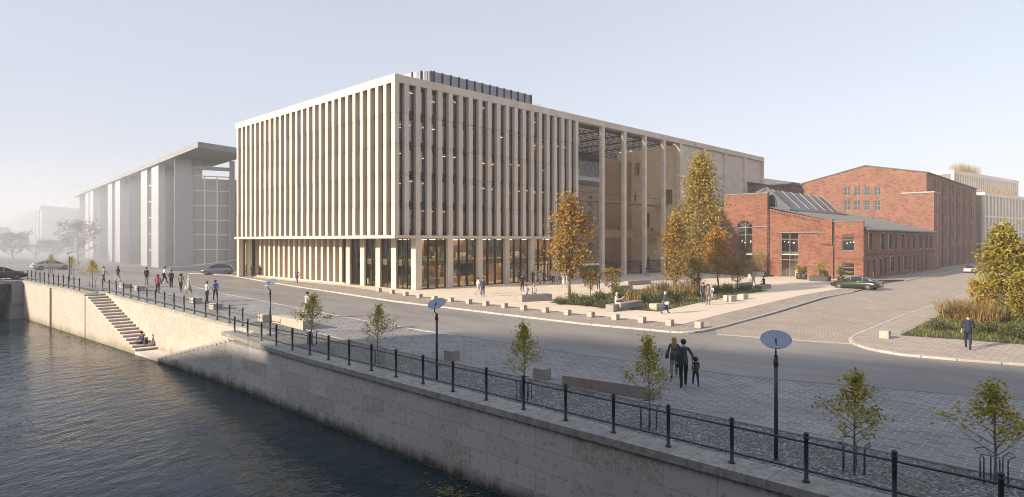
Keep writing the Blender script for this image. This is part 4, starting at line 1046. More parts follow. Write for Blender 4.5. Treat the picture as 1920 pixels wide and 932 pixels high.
while s < LL: 
    mb = MB(); q = [a0+d*s+n2*.4, a0+d*(s+5)+n2*.4, a0+d*(s+5)+n2*2.9, a0+d*s+n2*2.9]; mb.prism([tuple(v) for v in q], 0, z2-1.62); mb.build('pier', cl, HB2); s += 14
# far hazy blocks to the right
FBk = thing('distant_block', 'hazy grey building beyond the trees at the right edge', 'building', (330,10,0))
mb = MB(); x, y = wp(1935, 235); mb.box(x-8, x+50, y-25, y+12, 0, zat(385, 235)); mb.box(x+2, x+40, y-20, y+8, zat(385,235), zat(372,235)); mb.build('body', M['concd'], FBk)
# ================================================================== building across the canal whose shadow falls on the near quay
SH = thing('canal_house', 'plain tall building on the opposite bank of the canal', 'building', (-50,20,WATER))
# caster: roof edge found by walking the shadow edge on the ground back along the sunbeam
SUN_EL = 21.0
SUND = Vector((.962, -.269)).normalized()           # horizontal travel of the light
def lift(u, v, h):
    x, y, z = G(u, v); L = (h-z)/math.tan(R(SUN_EL)); return (x-SUND.x*L, y-SUND.y*L)
hC = 24.0
e0 = Vector(lift(1920, 692, hC)); e1 = Vector(lift(1470, 662, hC)); e2 = Vector(lift(860, 622, hC))
dd = (e0-e1).normalized(); s0 = e1+dd*120
mb = MB(); back = Vector((-30, -8)); mb.prism([tuple(e2), tuple(e1), tuple(s0), tuple(s0+back), tuple(e2+back)], WATER-1, hC); mb.build('body', M['brick2'], SH)
mb = MB(); lo = []
for (yy, zz) in ((30.0,-.1),(39.0,-.45),(45.0,-1.4),(53,-3.0)):
    L = 61.5; p = Vector((wx(yy)-SUND.x*L, yy-SUND.y*L)); h = zz+L*math.tan(R(SUN_EL)); q = p+Vector((-12,3)); lo.append([(p.x,p.y,WATER-1),(p.x,p.y,h),(q.x,q.y,h),(q.x,q.y,WATER-1)])
mb.loft(lo, smooth=False); mb.build('shade_wing', M['brick2'], SH, recalc=True)  # unseen wing, added with a sloping top to shade the canal wall
mb = MB(); mb.prism([tuple(e2+back*.02), tuple(e1+back*.02), tuple(s0+back*.02), tuple(s0+back), tuple(e2+back)], hC+.001, hC+.3); mb.build('roof', M['roofmetal'], SH)
# ================================================================== trees, saplings, shrubs, grasses
def leafquad(mb, p, s, rng, tint, flat=.0):
    n = Vector((rng.gauss(0,1), rng.gauss(0,1), rng.gauss(0,1)+flat)).normalized()
    a = n.orthogonal().normalized(); th = rng.random()*6.28; b = n.cross(a)
    a2 = a*math.cos(th)+b*math.sin(th); b2 = n.cross(a2)
    l = s*(.7+.6*rng.random()); w = l*.55
    mb.add([p-a2*l*.5, p+b2*w*.5, p+a2*l*.5, p-b2*w*.5], [(0,1,2,3)], 0, False, min(1, max(0, tint)))
def tree_meshes(seed, H, crown, trunk_h, tr, nl, ls, nbr, bark, leaf, rise=1.1, clump=.35, tband=(.1,.9), droop=0.0):
    """trunk and limbs as one mesh, leaves as another; crown(h in 0..1) = radius"""
    rg = random.Random(seed); tk = MB(); pts = []; x = y = 0
    for i in range(9):
        f = i/8; pts.append((x, y, H*.97*f)); x += rg.gauss(0, H*.006); y += rg.gauss(0, H*.006)
    tk.tube(pts, [tr*(1-.9*i/8)+.006 for i in range(9)], 7)
    tips = []
    for i in range(nbr):
        f = (i+rg.random())/nbr; f = f**.9; z0 = trunk_h*.85+(H*.95-trunk_h*.85)*f; a = i*2.4+rg.gauss(0,.35)
        hc = (z0-trunk_h)/(H-trunk_h); r = max(.04, crown(min(1, max(0, hc+.12))))*(.75+.4*rg.random())
        k = min(8, z0/(H*.97)*8); k0 = int(min(7, k)); b = Vector(pts[k0]).lerp(Vector(pts[k0+1]), k-k0)
        e = b+Vector((math.cos(a)*r, math.sin(a)*r, r*rise*(.7+.6*rg.random())-droop*r)); mid = b.lerp(e, .5)+Vector((0,0,-.08*r))
        if e.z > H: e.z = H-.02*rg.random()
        br = tr*.32*(1-f*.7)+.004; tk.tube([b, mid, e], [br, br*.65, br*.25], 5)
        nt = 3
        tips += [(b.lerp(mid, .6), .35), (mid, .7), (mid.lerp(e, .5), .9), (e, 1)]
        for q in range(nt):
            s = mid.lerp(e, rg.random()); a2 = a+rg.gauss(0, .8); r2 = r*.38*(.6+.6*rg.random())
            e2 = s+Vector((math.cos(a2)*r2, math.sin(a2)*r2, r2*rise*(.5+.7*rg.random())))
            tk.tube([s, e2], [br*.4, br*.15], 4, caps=False); tips += [(s.lerp(e2,.6), .9), (e2, 1)]
    lv = MB(); tt = [rg.gauss(.5, .22) for _ in tips]; ws = [w for _, w in tips]
    idx = rg.choices(range(len(tips)), ws, k=nl)
    cs = H*.047*clump/.35
    for i in idx:
        p = tips[i][0]; q = p+Vector((rg.gauss(0,cs), rg.gauss(0,cs), rg.gauss(0,cs)))
        t = tt[i]*.7+.3*rg.random()+.12*(q.z/H-.5); leafquad(lv, q, ls, rg, tband[0]+(tband[1]-tband[0])*t, .3)
    a = bpy.data.objects.new('x', None)
    return tk, lv, bark, leaf
def tree(name, label, cat, loc, tm, group=None, rot=0, scale=None):
    t = thing(name, label, cat, loc, rot, group, scale)
    tm[0].build('trunk', tm[2], t, loc=(0,0,0)); tm[1].build('crown', tm[3], t, loc=(0,0,0), tint=True); return t
def cone_crown(R0, lo=.22, pk=.35):
    return lambda h: R0*((lo+(1-lo)*min(1, h/pk)) if h < pk else max(.06, (1-(h-pk)/(1-pk))**.8))
def round_crown(R0): return lambda h: R0*max(.12, math.sin(math.pi*min(1, max(0, .08+h*.9)))**.6)
def pxh(u, vb, vt):  # real height of something standing at (u, vb)
    x, y, z = G(u, vb); Y = FPX*(EYE-z)/(vb-HZ); return (vb-vt)*Y/FPX
def bigtree(label, u, vb, vt, wpx, kind, seed, nl, ls, th, pk=.4, leaf='l_orange', clump=.35, tr=.12, group='autumn trees on the plaza', nbr=26, crownf=None, tband=(.1,.9), rise=1.1):
    x, y, z = G(u, vb, .13); Y = FPX*(EYE-z)/(vb-HZ); H = (vb-vt)*Y/FPX; r = wpx/2*Y/FPX*.74
    cf = crownf(r) if crownf else cone_crown(r, .45, pk)
    return tree('tree', label, 'tree', (x,y,z), tree_meshes(seed, H, cf, H*th, tr, int(nl*1.2), ls*.90, int(nbr*1.25), M['bark'], M[leaf], rise, clump, tband), group)
bigtree('orange and green columnar tree in front of the lobby glass', 1068, 560, 366, 92, 0, 21, 5200, .30, .20, .42, 'l_orange', .30, .15, nbr=34)
bigtree('tallest golden yellow tree in front of the limestone wing', 1309, 545, 287, 92, 0, 22, 8000, .33, .16, .36, 'l_yellow', .27, .17, nbr=46)
bigtree('slim brown and gold tree left of the tall yellow tree', 1264, 556, 404, 66, 0, 23, 3400, .27, .18, .45, 'l_mixed', .30, .12, nbr=26)
bigtree('rounder rust orange tree beside the brick hall', 1346, 549, 427, 74, 0, 24, 3600, .26, .30, .35, 'l_orange', .30, .10, nbr=26, tband=(.25,.85))
bigtree('small bushy brown tree by the seated people near the brick hall', 1383, 548, 494, 44, 0, 25, 1500, .17, .30, .4, 'l_mixed', .34, .06, nbr=18, crownf=round_crown, tband=(.0,.6))
bigtree('small golden bush tree right of the columnar orange tree', 1107, 558, 510, 42, 0, 26, 1300, .17, .25, .5, 'l_yellow', .36, .05, nbr=16, crownf=round_crown)
bigtree('small bushy tree with sparse bronze leaves behind the reader', 1147, 562, 507, 46, 0, 27, 1200, .17, .28, .5, 'l_mixed', .36, .05, nbr=16, crownf=round_crown, tband=(.0,.7))
bigtree('low golden bush tree below the tall yellow tree', 1302, 552, 488, 48, 0, 28, 1500, .20, .2, .5, 'l_yellow', .36, .06, nbr=16, crownf=round_crown, tband=(.0,.8))
bigtree('large olive yellow tree in the corner bed at the right edge', 1886, 604, 423, 92, 0, 31, 6400, .26, .17, .42, 'l_olive', .30, .13, 'trees in the corner bed', nbr=38, crownf=lambda r: cone_crown(r*1.22, .7, .3))
bigtree('golden bushy tree left of the olive tree in the corner bed', 1846, 590, 530, 60, 0, 32, 2200, .19, .1, .5, 'l_gold', .36, .06, 'trees in the corner bed', nbr=20, crownf=round_crown)
bigtree('dense olive bush tree cut by the right edge of the view', 1926, 612, 515, 88, 0, 33, 3200, .2, .08, .5, 'l_olive', .36, .08, 'trees in the corner bed', nbr=24, crownf=round_crown)
t = tree('tree', 'bright orange tree inside the atrium behind the columns', 'tree', (95.5, 90, .124), tree_meshes(34, 12.0, cone_crown(2.2, .5, .4), 2.2, .13, 3200, .4, 24, M['bark'], M['l_orange'], 1.2, .3, (.55, .9)))
# saplings in the gravel with bent-tube guards
def sap_crown(r): return lambda h: r*(1.0 if h < .35 else max(.10, (1-(h-.35)/.65)**1.15*.62+.10))
saps = [tree_meshes(40+k, 2.65, sap_crown(.74), .8, .028, 1250, .092, 30, M['barkpale'], M['l_young'], .75, .26, (.0,1.0)) for k in range(5)]
proto = {}
def sapling(u, vb, vt, label, k, rot, wide=1.0):
    H = pxh(u, vb, vt); s = H/2.65
    if k in proto: return dup(proto[k], G(u, vb), rot, label, (s*wide,s*wide,s))
    t = tree('sapling', label, 'young tree', G(u, vb), saps[k], 'saplings along the quay', rot, (s*wide,s*wide,s)); proto[k] = t; return t
GUARD = []
def guard(u, v, label):
    x, y, z = G(u, v)
    if GUARD: return dup(GUARD[0], (x,y,z), random.random()*.5, label)
    t = thing('tree_guard', label, 'tree guard', (x,y,z), 0, 'bent tube guards round the saplings')
    for a in (40, 160, 280):
        c, s = math.cos(R(a)), math.sin(R(a)); mb = MB(); r1, r2 = .22, .36; d = .30
        tx, ty = -s*d/2, c*d/2
        mb.tube([(c*r1-tx,s*r1-ty,0),(c*r1-tx,s*r1-ty,.62),(c*r2-tx*1.1,s*r2-ty*1.1,.74),(c*r2,s*r2,.76),(c*r2+tx*1.1,s*r2+ty*1.1,.74),(c*r1+tx,s*r1+ty,.62),(c*r1+tx,s*r1+ty,0)], .018, 6)
        mb.build('hoop', M['galv'], t, loc=(0,0,0))
    GUARD.append(t); return t
for u, vb, vt, w, k, rot, lab in ((585,646,551,1.15,0,.3,'low spreading sapling in front of the man in pale suit'),(709,682,569,.8,1,1.1,'slim sapling in the gravel between two disc lamps'),(983,749,604,.88,2,2.0,'yellow green sapling beside the grey stone cube'),(1217,803,628,.84,0,2.9,'sapling at the end of the long grey bench near the family'),(1602,884,694,1.05,4,4.0,'sapling in the foreground gravel right of the tall lamp'),(1864,908,714,1.22,3,5.2,'nearest sapling in the lower right corner'),(173,541,487,1.1,0,4.4,'small sapling on the quay near the stair head'),(95,511,477,1.05,1,2.2,'leftmost small sapling near the bridge'),(134,515,480,1.15,2,.7,'small leaning sapling behind the distant lamp')):
    sapling(u, vb, vt, lab, k, rot, w); guard(u, vb, 'bent tube guard around the sapling'+{585:' in front of the man in pale suit',709:' between the two disc lamps at mid quay',983:' beside the grey stone cube',1217:' at the end of the long bench',1602:' right of the tall lamp',1864:' in the lower right corner',173:' near the stair head',95:' nearest the bridge',134:' behind the distant lamp'}[u])
# trees in the fog
def fogtree(label, u, Y, vt, wpx, seed, bare=False, leaf='l_far'):
    x, y = wp(u, Y); zb = 0; H = zat(vt, Y); r = wpx/2*Y/FPX
    tm = tree_meshes(seed, H, round_crown(r), H*.25, .16, 1500 if bare else 3200, H*.05, 34, M['bark'], M[leaf], .9, .3)
    return tree('tree', label, 'tree', (x,y,zb), tm, 'trees in the fog')
fogtree('bare grey tree in front of the concrete building', 146, 150, 420, 60, 51, True)
fogtree('russet round tree in the fog at the far left', 23, 160, 440, 44, 52)
fogtree('hazy low tree before the farthest building', 100, 175, 455, 50, 53)
fogtree('hazy tree cut by the left edge of the view', -8, 190, 430, 50, 54, True)
fogtree('pale hazy tree left of the bare tree', 66, 185, 462, 46, 55)
# ------------------------------------------------------------------ shrubs and grasses
def inpoly(p, poly):
    r = False; n = len(poly)
    for i in range(n):
        a, b = poly[i], poly[(i+1)%n]
        if (a[1] > p[1]) != (b[1] > p[1]) and p[0] < (b[0]-a[0])*(p[1]-a[1])/(b[1]-a[1])+a[0]: r = not r
    return r
def shrub_mb(seed, r, h, n, s):
    rg = random.Random(seed); mb = MB(); st = MB()
    cl = [(Vector((rg.gauss(0,r*.42), rg.gauss(0,r*.42), h*(.35+.5*rg.random()))), rg.gauss(.5,.2)) for _ in range(16)]
    for c, tt in cl:
        st.tube([(c.x*.25,c.y*.25,0), c], [.02,.006], 4, caps=False)
        for _ in range(n//16):
            q = c+Vector((rg.gauss(0,r*.22), rg.gauss(0,r*.22), rg.gauss(0,h*.16)))
            if q.z > .02: leafquad(mb, q, s, rg, tt*.7+rg.random()*.3, .5)
    return mb, st
SP = []
for k, (r, h) in enumerate(((.9,1.0),(1.1,.8),(.75,1.3))): SP.append(shrub_mb(60+k, r, h, 620, .15))
shp = {}
def shrub(u, v, k, label, leaf='l_shrub', s=1.0, group='shrubs in the plaza bed', dz=.13):
    loc = G(u, v, dz); key = (k, leaf)
    if key in shp: return dup(shp[key], loc, random.random()*6, label, s)
    t = thing('shrub', label, 'shrub', loc, 0, group, s)
    SP[k][0].build('foliage', M[leaf], t, loc=(0,0,0), tint=True); SP[k][1].build('stem', M['bark'], t, loc=(0,0,0)); shp[key] = t; return t
for u, v, k, s, lf, lab in (
 (1050,571,1,.8,'l_shrub','leftmost low grey green shrub at the tip of the plaza bed'),
 (1078,572,0,1.05,'l_shrub','grey green shrub under the orange columnar tree'),
 (1100,574,1,1.1,'l_shrub','dense green shrub just right of the columnar tree trunk'),
 (1122,570,0,1.1,'l_shrub','tall green shrub between the two small bush trees'),
 (1128,578,1,.75,'l_shrub','low green shrub left of the bench with the reader'),
 (1166,563,0,1.1,'l_shrub','dark green shrub behind the reader'),
 (1188,566,2,.85,'l_shrub','dark shrub behind the reader bench middle'),
 (1210,567,1,1.1,'l_shrub','broad green shrub behind the stone cube seat'),
 (1232,572,0,.95,'l_shrub','green shrub behind the woman in the navy coat'),
 (1252,568,2,.9,'l_shrub','upright green shrub right of the woman in the navy coat'),
 (1272,566,0,1.05,'l_shrub','dark green shrub under the slim brown tree'),
 (1296,556,1,1.1,'l_shrub','broad shrub below the tall yellow tree'),
 (1336,549,1,1.0,'l_shrub','low dark shrub behind the seated pale figure'),
 (1362,547,0,.9,'l_shrub','dark shrub below the rust orange tree'),
 (1398,546,1,.9,'l_shrub','low shrub below the small brown bush tree'),
 (1420,543,1,.6,'l_shrub','last low shrub at the right tip of the plaza bed')): shrub(u, v, k, lab, lf, s)
for u, v, k, s, lf, lab in (
 (1765,620,1,.8,'l_shrub','low green shrub at the left tip of the corner bed'),
 (1790,600,0,.9,'l_shrub','green shrub in the corner bed behind the man'),
 (1875,628,1,.9,'l_shrub','low green shrub under the olive tree'),
 (1905,636,0,.8,'l_shrub','green shrub at the right edge of the corner bed'),
 (1840,624,1,.7,'l_shrub','low green shrub right of the man in navy suit')): shrub(u, v, k, lab, lf, s, 'shrubs in the corner bed', .12)
def grass(name, poly_or_spots, n, h, mtl, seed, label, spread=.55, dz=.13, lean=.45, w=.02):
    rg = random.Random(seed); mb = MB()
    spots = poly_or_spots
    for i in range(n):
        sx, sy, sr = spots[i % len(spots)]
        a, rr = rg.random()*6.28, sr*math.sqrt(rg.random()); x, y = sx+math.cos(a)*rr, sy+math.sin(a)*rr
        a = rg.random()*6.28; l = lean*h*(.3+rg.random()); hh = h*(.55+.6*rg.random()); d = Vector((math.cos(a),math.sin(a),0)); sd_ = Vector((-d.y,d.x,0))*w
        b = Vector((x,y,gz(x,y)+dz)); m1 = b+d*l*.35+Vector((0,0,hh*.65)); e = b+d*l+Vector((0,0,hh)); tt = rg.random()
        mb.add([b-sd_, b+sd_, m1+sd_*.8, m1-sd_*.8, e+sd_*.2, e-sd_*.2], [(0,1,2,3),(3,2,4,5)], 0, False, tt)
    o = mb.build(name, M[mtl], tint=True); tag(o, label, 'grass', kind='stuff'); return o
gs = lambda lst, r: [(*g2(u,v), r) for u, v in lst]
grass('ornamental_grass', gs([(1228,556),(1242,552),(1256,556),(1222,562),(1275,552),(1282,556),(1290,560),(1186,572),(1300,550),(1312,556),(1268,560)], .75), 1300, 1.35, 'g_dry', 71, 'tan ornamental grass in the middle of the plaza bed', lean=.75)
grass('ornamental_grass', gs([(1800,604),(1826,606),(1842,608),(1862,604),(1812,594),(1786,592),(1850,596)], 1.0), 1500, 1.2, 'g_dry', 72, 'tan ornamental grass in the corner bed at right', dz=.12, lean=1.0)
grass('ornamental_grass', [(88+rr*1.6, 82, .9) for rr in range(8)], 500, 1.8, 'g_dry', 73, 'golden grass in the atrium garden')
def cover(name, poly, n, h, mtl, seed, label, dz):
    rg = random.Random(seed); xs = [p[0] for p in poly]; ys = [p[1] for p in poly]; spots = []
    while len(spots) < n:
        p = (rg.uniform(min(xs),max(xs)), rg.uniform(min(ys),max(ys)))
        if inpoly(p, poly): spots.append((*p, .25))
    return grass(name, spots, n*3, h, mtl, seed, label, dz=dz, lean=.8, w=.016)
cover('ground_cover', bedL, 3000, .22, 'g_green', 74, 'green ground cover of the plaza bed', .13)
bedRv = [g2(1688,632), g2(1822,642), g2(1925,650.2), (52,2), (72,2), (72,9.8), (62.7,10.2)]
cover('ground_cover', bedRv, 4200, .2, 'g_green', 75, 'green ground cover of the corner bed', .12)
# roof grasses
gr = grass('ornamental_grass', [(CX+9+1.7*i, CY+2.5, .5) for i in (0,3,6,7,9,10,14)], 420, 1.3, 'g_dry', 76, 'wispy dry grass on the roof before the plant screen', dz=23.95)
rgp = [(*c2w(119.5+k*1.1+6, 171+k*.9+5), 2.0) for k in (-3,0,3,6)]
grass('ornamental_grass', rgp, 700, 2.2, 'g_dry', 77, 'dry grass on the roof of the pale far block', dz=24.9)
rgq = [(*c2w(124.8+k*1.1+4, 167+k*.8+4), 1.6) for k in (0,4,8,12)]
grass('ornamental_grass', rgq, 400, 1.8, 'g_dry', 78, 'dry grass on the lower roof terrace of the far block', dz=18.6)
# weed on the water along the wall
rg = random.Random(9); mb = MB()
def weed(x, y, s):
    a = rg.random()*6.28; c, d = math.cos(a)*s, math.sin(a)*s
    mb.add([(x-c,y-d,WATER+.012),(x+d*.5,y-c*.5,WATER+.02),(x+c,y+d,WATER+.012),(x-d*.5,y+c*.5,WATER+.02)], [(0,1,2,3)], 0, False, rg.random())
for i in range(2600):
    y = rg.uniform(-4, 88); k = abs(rg.gauss(0, .10 if y < 45 else .2)); weed(wx(y)-.02-k, y, .02+.04*rg.random())
for cx, cy, n, s in ((12.2,13.2,200,.9),(13.3,12.0,160,.7),(10.4,16.0,110,1.1),(8.6,19.0,60,1.2),(13.9,16.5,160,.6),(14.3,9.5,260,.6),(13.6,8.0,240,.8),(11.4,11.0,160,1.0)):
    for i in range(n): weed(cx+rg.gauss(0,s*.5), cy+rg.gauss(0,s), .04+.09*rg.random())
for i in range(450):
    y = rg.uniform(44, 86); weed(wx(y)-.3-abs(rg.gauss(0,.6)), y, .04+.07*rg.random())
o = mb.build('water_weed', M['algae'], tint=True); tag(o, 'brown weed floating along the canal wall', 'water weed', kind='stuff')
# ================================================================== stone cubes and benches
def stone(name, label, cat, u, v, lx, ly, h, m, rot=0.0, group=None, dz=0.0, seams=0):
    """(u, v) = foot of the corner nearest to the camera"""
    x, y, z = G(u, v, dz); mb = MB(); b = .012
    n = max(1, seams)
    for i in range(n):
        y0, y1 = ly*i/n, ly*(i+1)/n-(.012 if i < n-1 else 0)
        mb.loft([[(b,y0+b,0),(lx-b,y0+b,0),(lx-b,y1-b,0),(b,y1-b,0)],[(0,y0,.02),(lx,y0,.02),(lx,y1,.02),(0,y1,.02)],[(0,y0,h-b),(lx,y0,h-b),(lx,y1,h-b),(0,y1,h-b)],[(b,y0+b,h),(lx-b,y0+b,h),(lx-b,y1-b,h),(b,y1-b,h)]], smooth=False)
    o = mb.build(name, m, loc=(x,y,z), rot=rot); return tag(o, label, cat, group)
B0 = [(713,547),(737.5,551),(763,555),(789,559.3),(817,563.5),(848,566.5),(882,570),(914,573.8),(949,578),(985,582.3),(1026,586.5),(1068,591.5),(1112,595.5),(1158.5,600.5),(1208.6,606),(1261,611.5),(1316.5,616)]
words_ = ['first','second','third','fourth','fifth','sixth','seventh','eighth','ninth','tenth','eleventh','twelfth','thirteenth','fourteenth','fifteenth','sixteenth']
bm0 = None
for i, (u, v) in enumerate(B0):
    lab = ('last pale stone cube of the plaza row at the side street corner' if i == 16 else words_[i]+' pale stone cube from the building in the row along the plaza kerb')
    u0 = u-3
    if bm0 is None: bm0 = stone('bollard', lab, 'bollard', u0, v, .42, .42, .40, M['stoneblock'], group='stone cube bollards along the plaza', dz=.12)
    else:
        o = bm0.copy(); COL.objects.link(o); o.location = G(u0, v, .12); o['label'] = lab
stone('bollard', 'single pale stone cube on the corner pavement before the green bed', 'bollard', 1666, 636, .48, .48, .44, M['stoneblock'], dz=.115)
gq = 'stone seats on the quay'
stone('stone_cube', 'grey stone cube seat behind the second disc lamp', 'stone seat', 847, 677.5, .5, .58, .46, M['concblock'], group=gq, dz=.012)
stone('stone_cube', 'grey stone cube seat right of the sapling at mid quay', 'stone seat', 1018, 714.5, .5, .55, .46, M['concblock'], group=gq, dz=.012)
LB = 'long grey bench of three blocks beside the gravel'
stone('stone_cube', 'stone cube seat by the lamp at the stair head', 'stone seat', 492, 604.5, .62, .7, .5, M['stoneblock'], group=gq, dz=.012)
for u, v, ly, lab in ((232,541,1.6,'low stone seat behind the railing near the magenta jacket'),(256,546,.8,'small stone seat left of the railing bend'),(362,570,.8,'stone cube seat behind the woman in light coat'),(400,581,.9,'stone cube seat right of the couple by the railing')):
    stone('stone_cube', lab, 'stone seat', u, v, .7, ly, .45, M['stoneblock'], group=gq, dz=.012)
# benches on the plaza
gp_ = 'stone seats on the plaza'
def bench(u0, v0, u1, v1, w, h, label, seams=1, name='stone_bench'):
    x, y, z = G(u0, v0, .128); xe, ye, _ = G(u1, v1, .128); L = math.hypot(xe-x, ye-y)
    return stone(name, label, 'bench' if L > 1.5 else 'stone seat', u0, v0, w, L, h, M['concblock'] if L > 1.5 else M['stoneblock'], rot=math.atan2(ye-y, xe-x)-R(90), group=gp_, dz=.128, seams=seams)
def qbench(u0, v0, u1, v1, w, h, label, m, seams):
    x, y, z = G(u0, v0, .012); xe, ye, _ = G(u1, v1, .012); L = math.hypot(xe-x, ye-y)
    return stone('stone_bench', label, 'bench', u0, v0, w, L, h, m, rot=math.atan2(ye-y, xe-x)-R(90), group=gq, dz=.012, seams=seams)
qbench(1228, 751, 1054, 724.5, .62, .43, LB, M['concblock'], 3)
qbench(568, 619, 510, 604, .7, .58, 'pale stone bench behind the spreading sapling', M['stoneblock'], 2)
bench(1035, 563.5, 979, 566.5, .9, .62, 'dark stone bench with two seated people on the plaza')
bench(1205, 575.5, 1150, 585, .7, .55, 'stone bench where the reader sits by the shrubs', 2)
bench(1231, 582, 1217, 580.5, .75, .5, 'stone cube seat right of the reader bench')
bench(1186, 543, 1147, 547, .8, .5, 'dark low bench behind the small bronze bush tree')
bench(1221, 532.5, 1178, 535.5, .8, .55, 'pale bench farther back toward the atrium columns')
bench(1371, 566, 1356, 564.5, .75, .55, 'stone cube seat in front of the corner of the plaza bed')
bench(1394, 562, 1383, 561, .75, .5, 'stone cube seat right of the one by the standing men')
bench(1412, 537, 1380, 541, .7, .5, 'long low bench behind the small brown bush tree')
bench(1446, 541, 1426, 542, .8, .5, 'stone seat under the dark seated figure by the brick hall')
bench(1343, 562, 1333, 562.5, .6, .5, 'stone seat under the pale seated figure behind two men')
# planters by the hall
def planter(u, v, w, h, label, leaf, round_=False, ph=1.0, dz=.13):
    t = thing('planter', label, 'planter', G(u, v, dz), 0, 'planters along the brick hall')
    mb = MB()
    if round_: mb.lathe([(w*.38,0),(w*.5,h*.2),(w*.5,h*.85),(w*.42,h)], 14)
    else: mb.box(-w/2,w/2,-w*.8,w*.8,0,h)
    mb.build('pot', M['planter'], t, loc=(0,0,0))
    rg = random.Random(u); f = MB(); s = MB()
    for _ in range(26):
        a = rg.random()*6.28; c = Vector((math.cos(a)*ph*.28*rg.random(), math.sin(a)*ph*.34*rg.random(), h+ph*(.25+.75*rg.random()))); s.tube([(0,0,h-.05), c], [.015,.006], 4, caps=False); tt = rg.random()
        for _ in range(26): leafquad(f, c+Vector((rg.gauss(0,ph*.13),rg.gauss(0,ph*.13),rg.gauss(0,ph*.12))), .16, rg, tt*.6+.4*rg.random())
    f.build('foliage', M[leaf], t, loc=(0,0,0), tint=True); s.build('stem', M['bark'], t, loc=(0,0,0)); return t
planter(1538, 527, 1.5, .7, 'black box planter with olive bush below the brick pier', 'l_olive', ph=1.9)
planter(1499, 523.5, .9, .9, 'round black pot with bush by the tall window of the hall', 'l_olive', True, 1.0)
planter(1508, 524, .8, .8, 'smaller round black pot right of the tall window', 'l_shrub', True, .9)
planter(1577, 526.5, .9, .6, 'low black pot with green plant behind the green car', 'l_shrub', True, 1.2)
planter(1424, 518.5, 1.3, .8, 'dark planter with upright golden bush beside the arched window', 'l_olive', ph=3.0)
planter(1547, 527, .8, .5, 'low black pot beside the box planter with olive bush', 'l_shrub', True, .9)
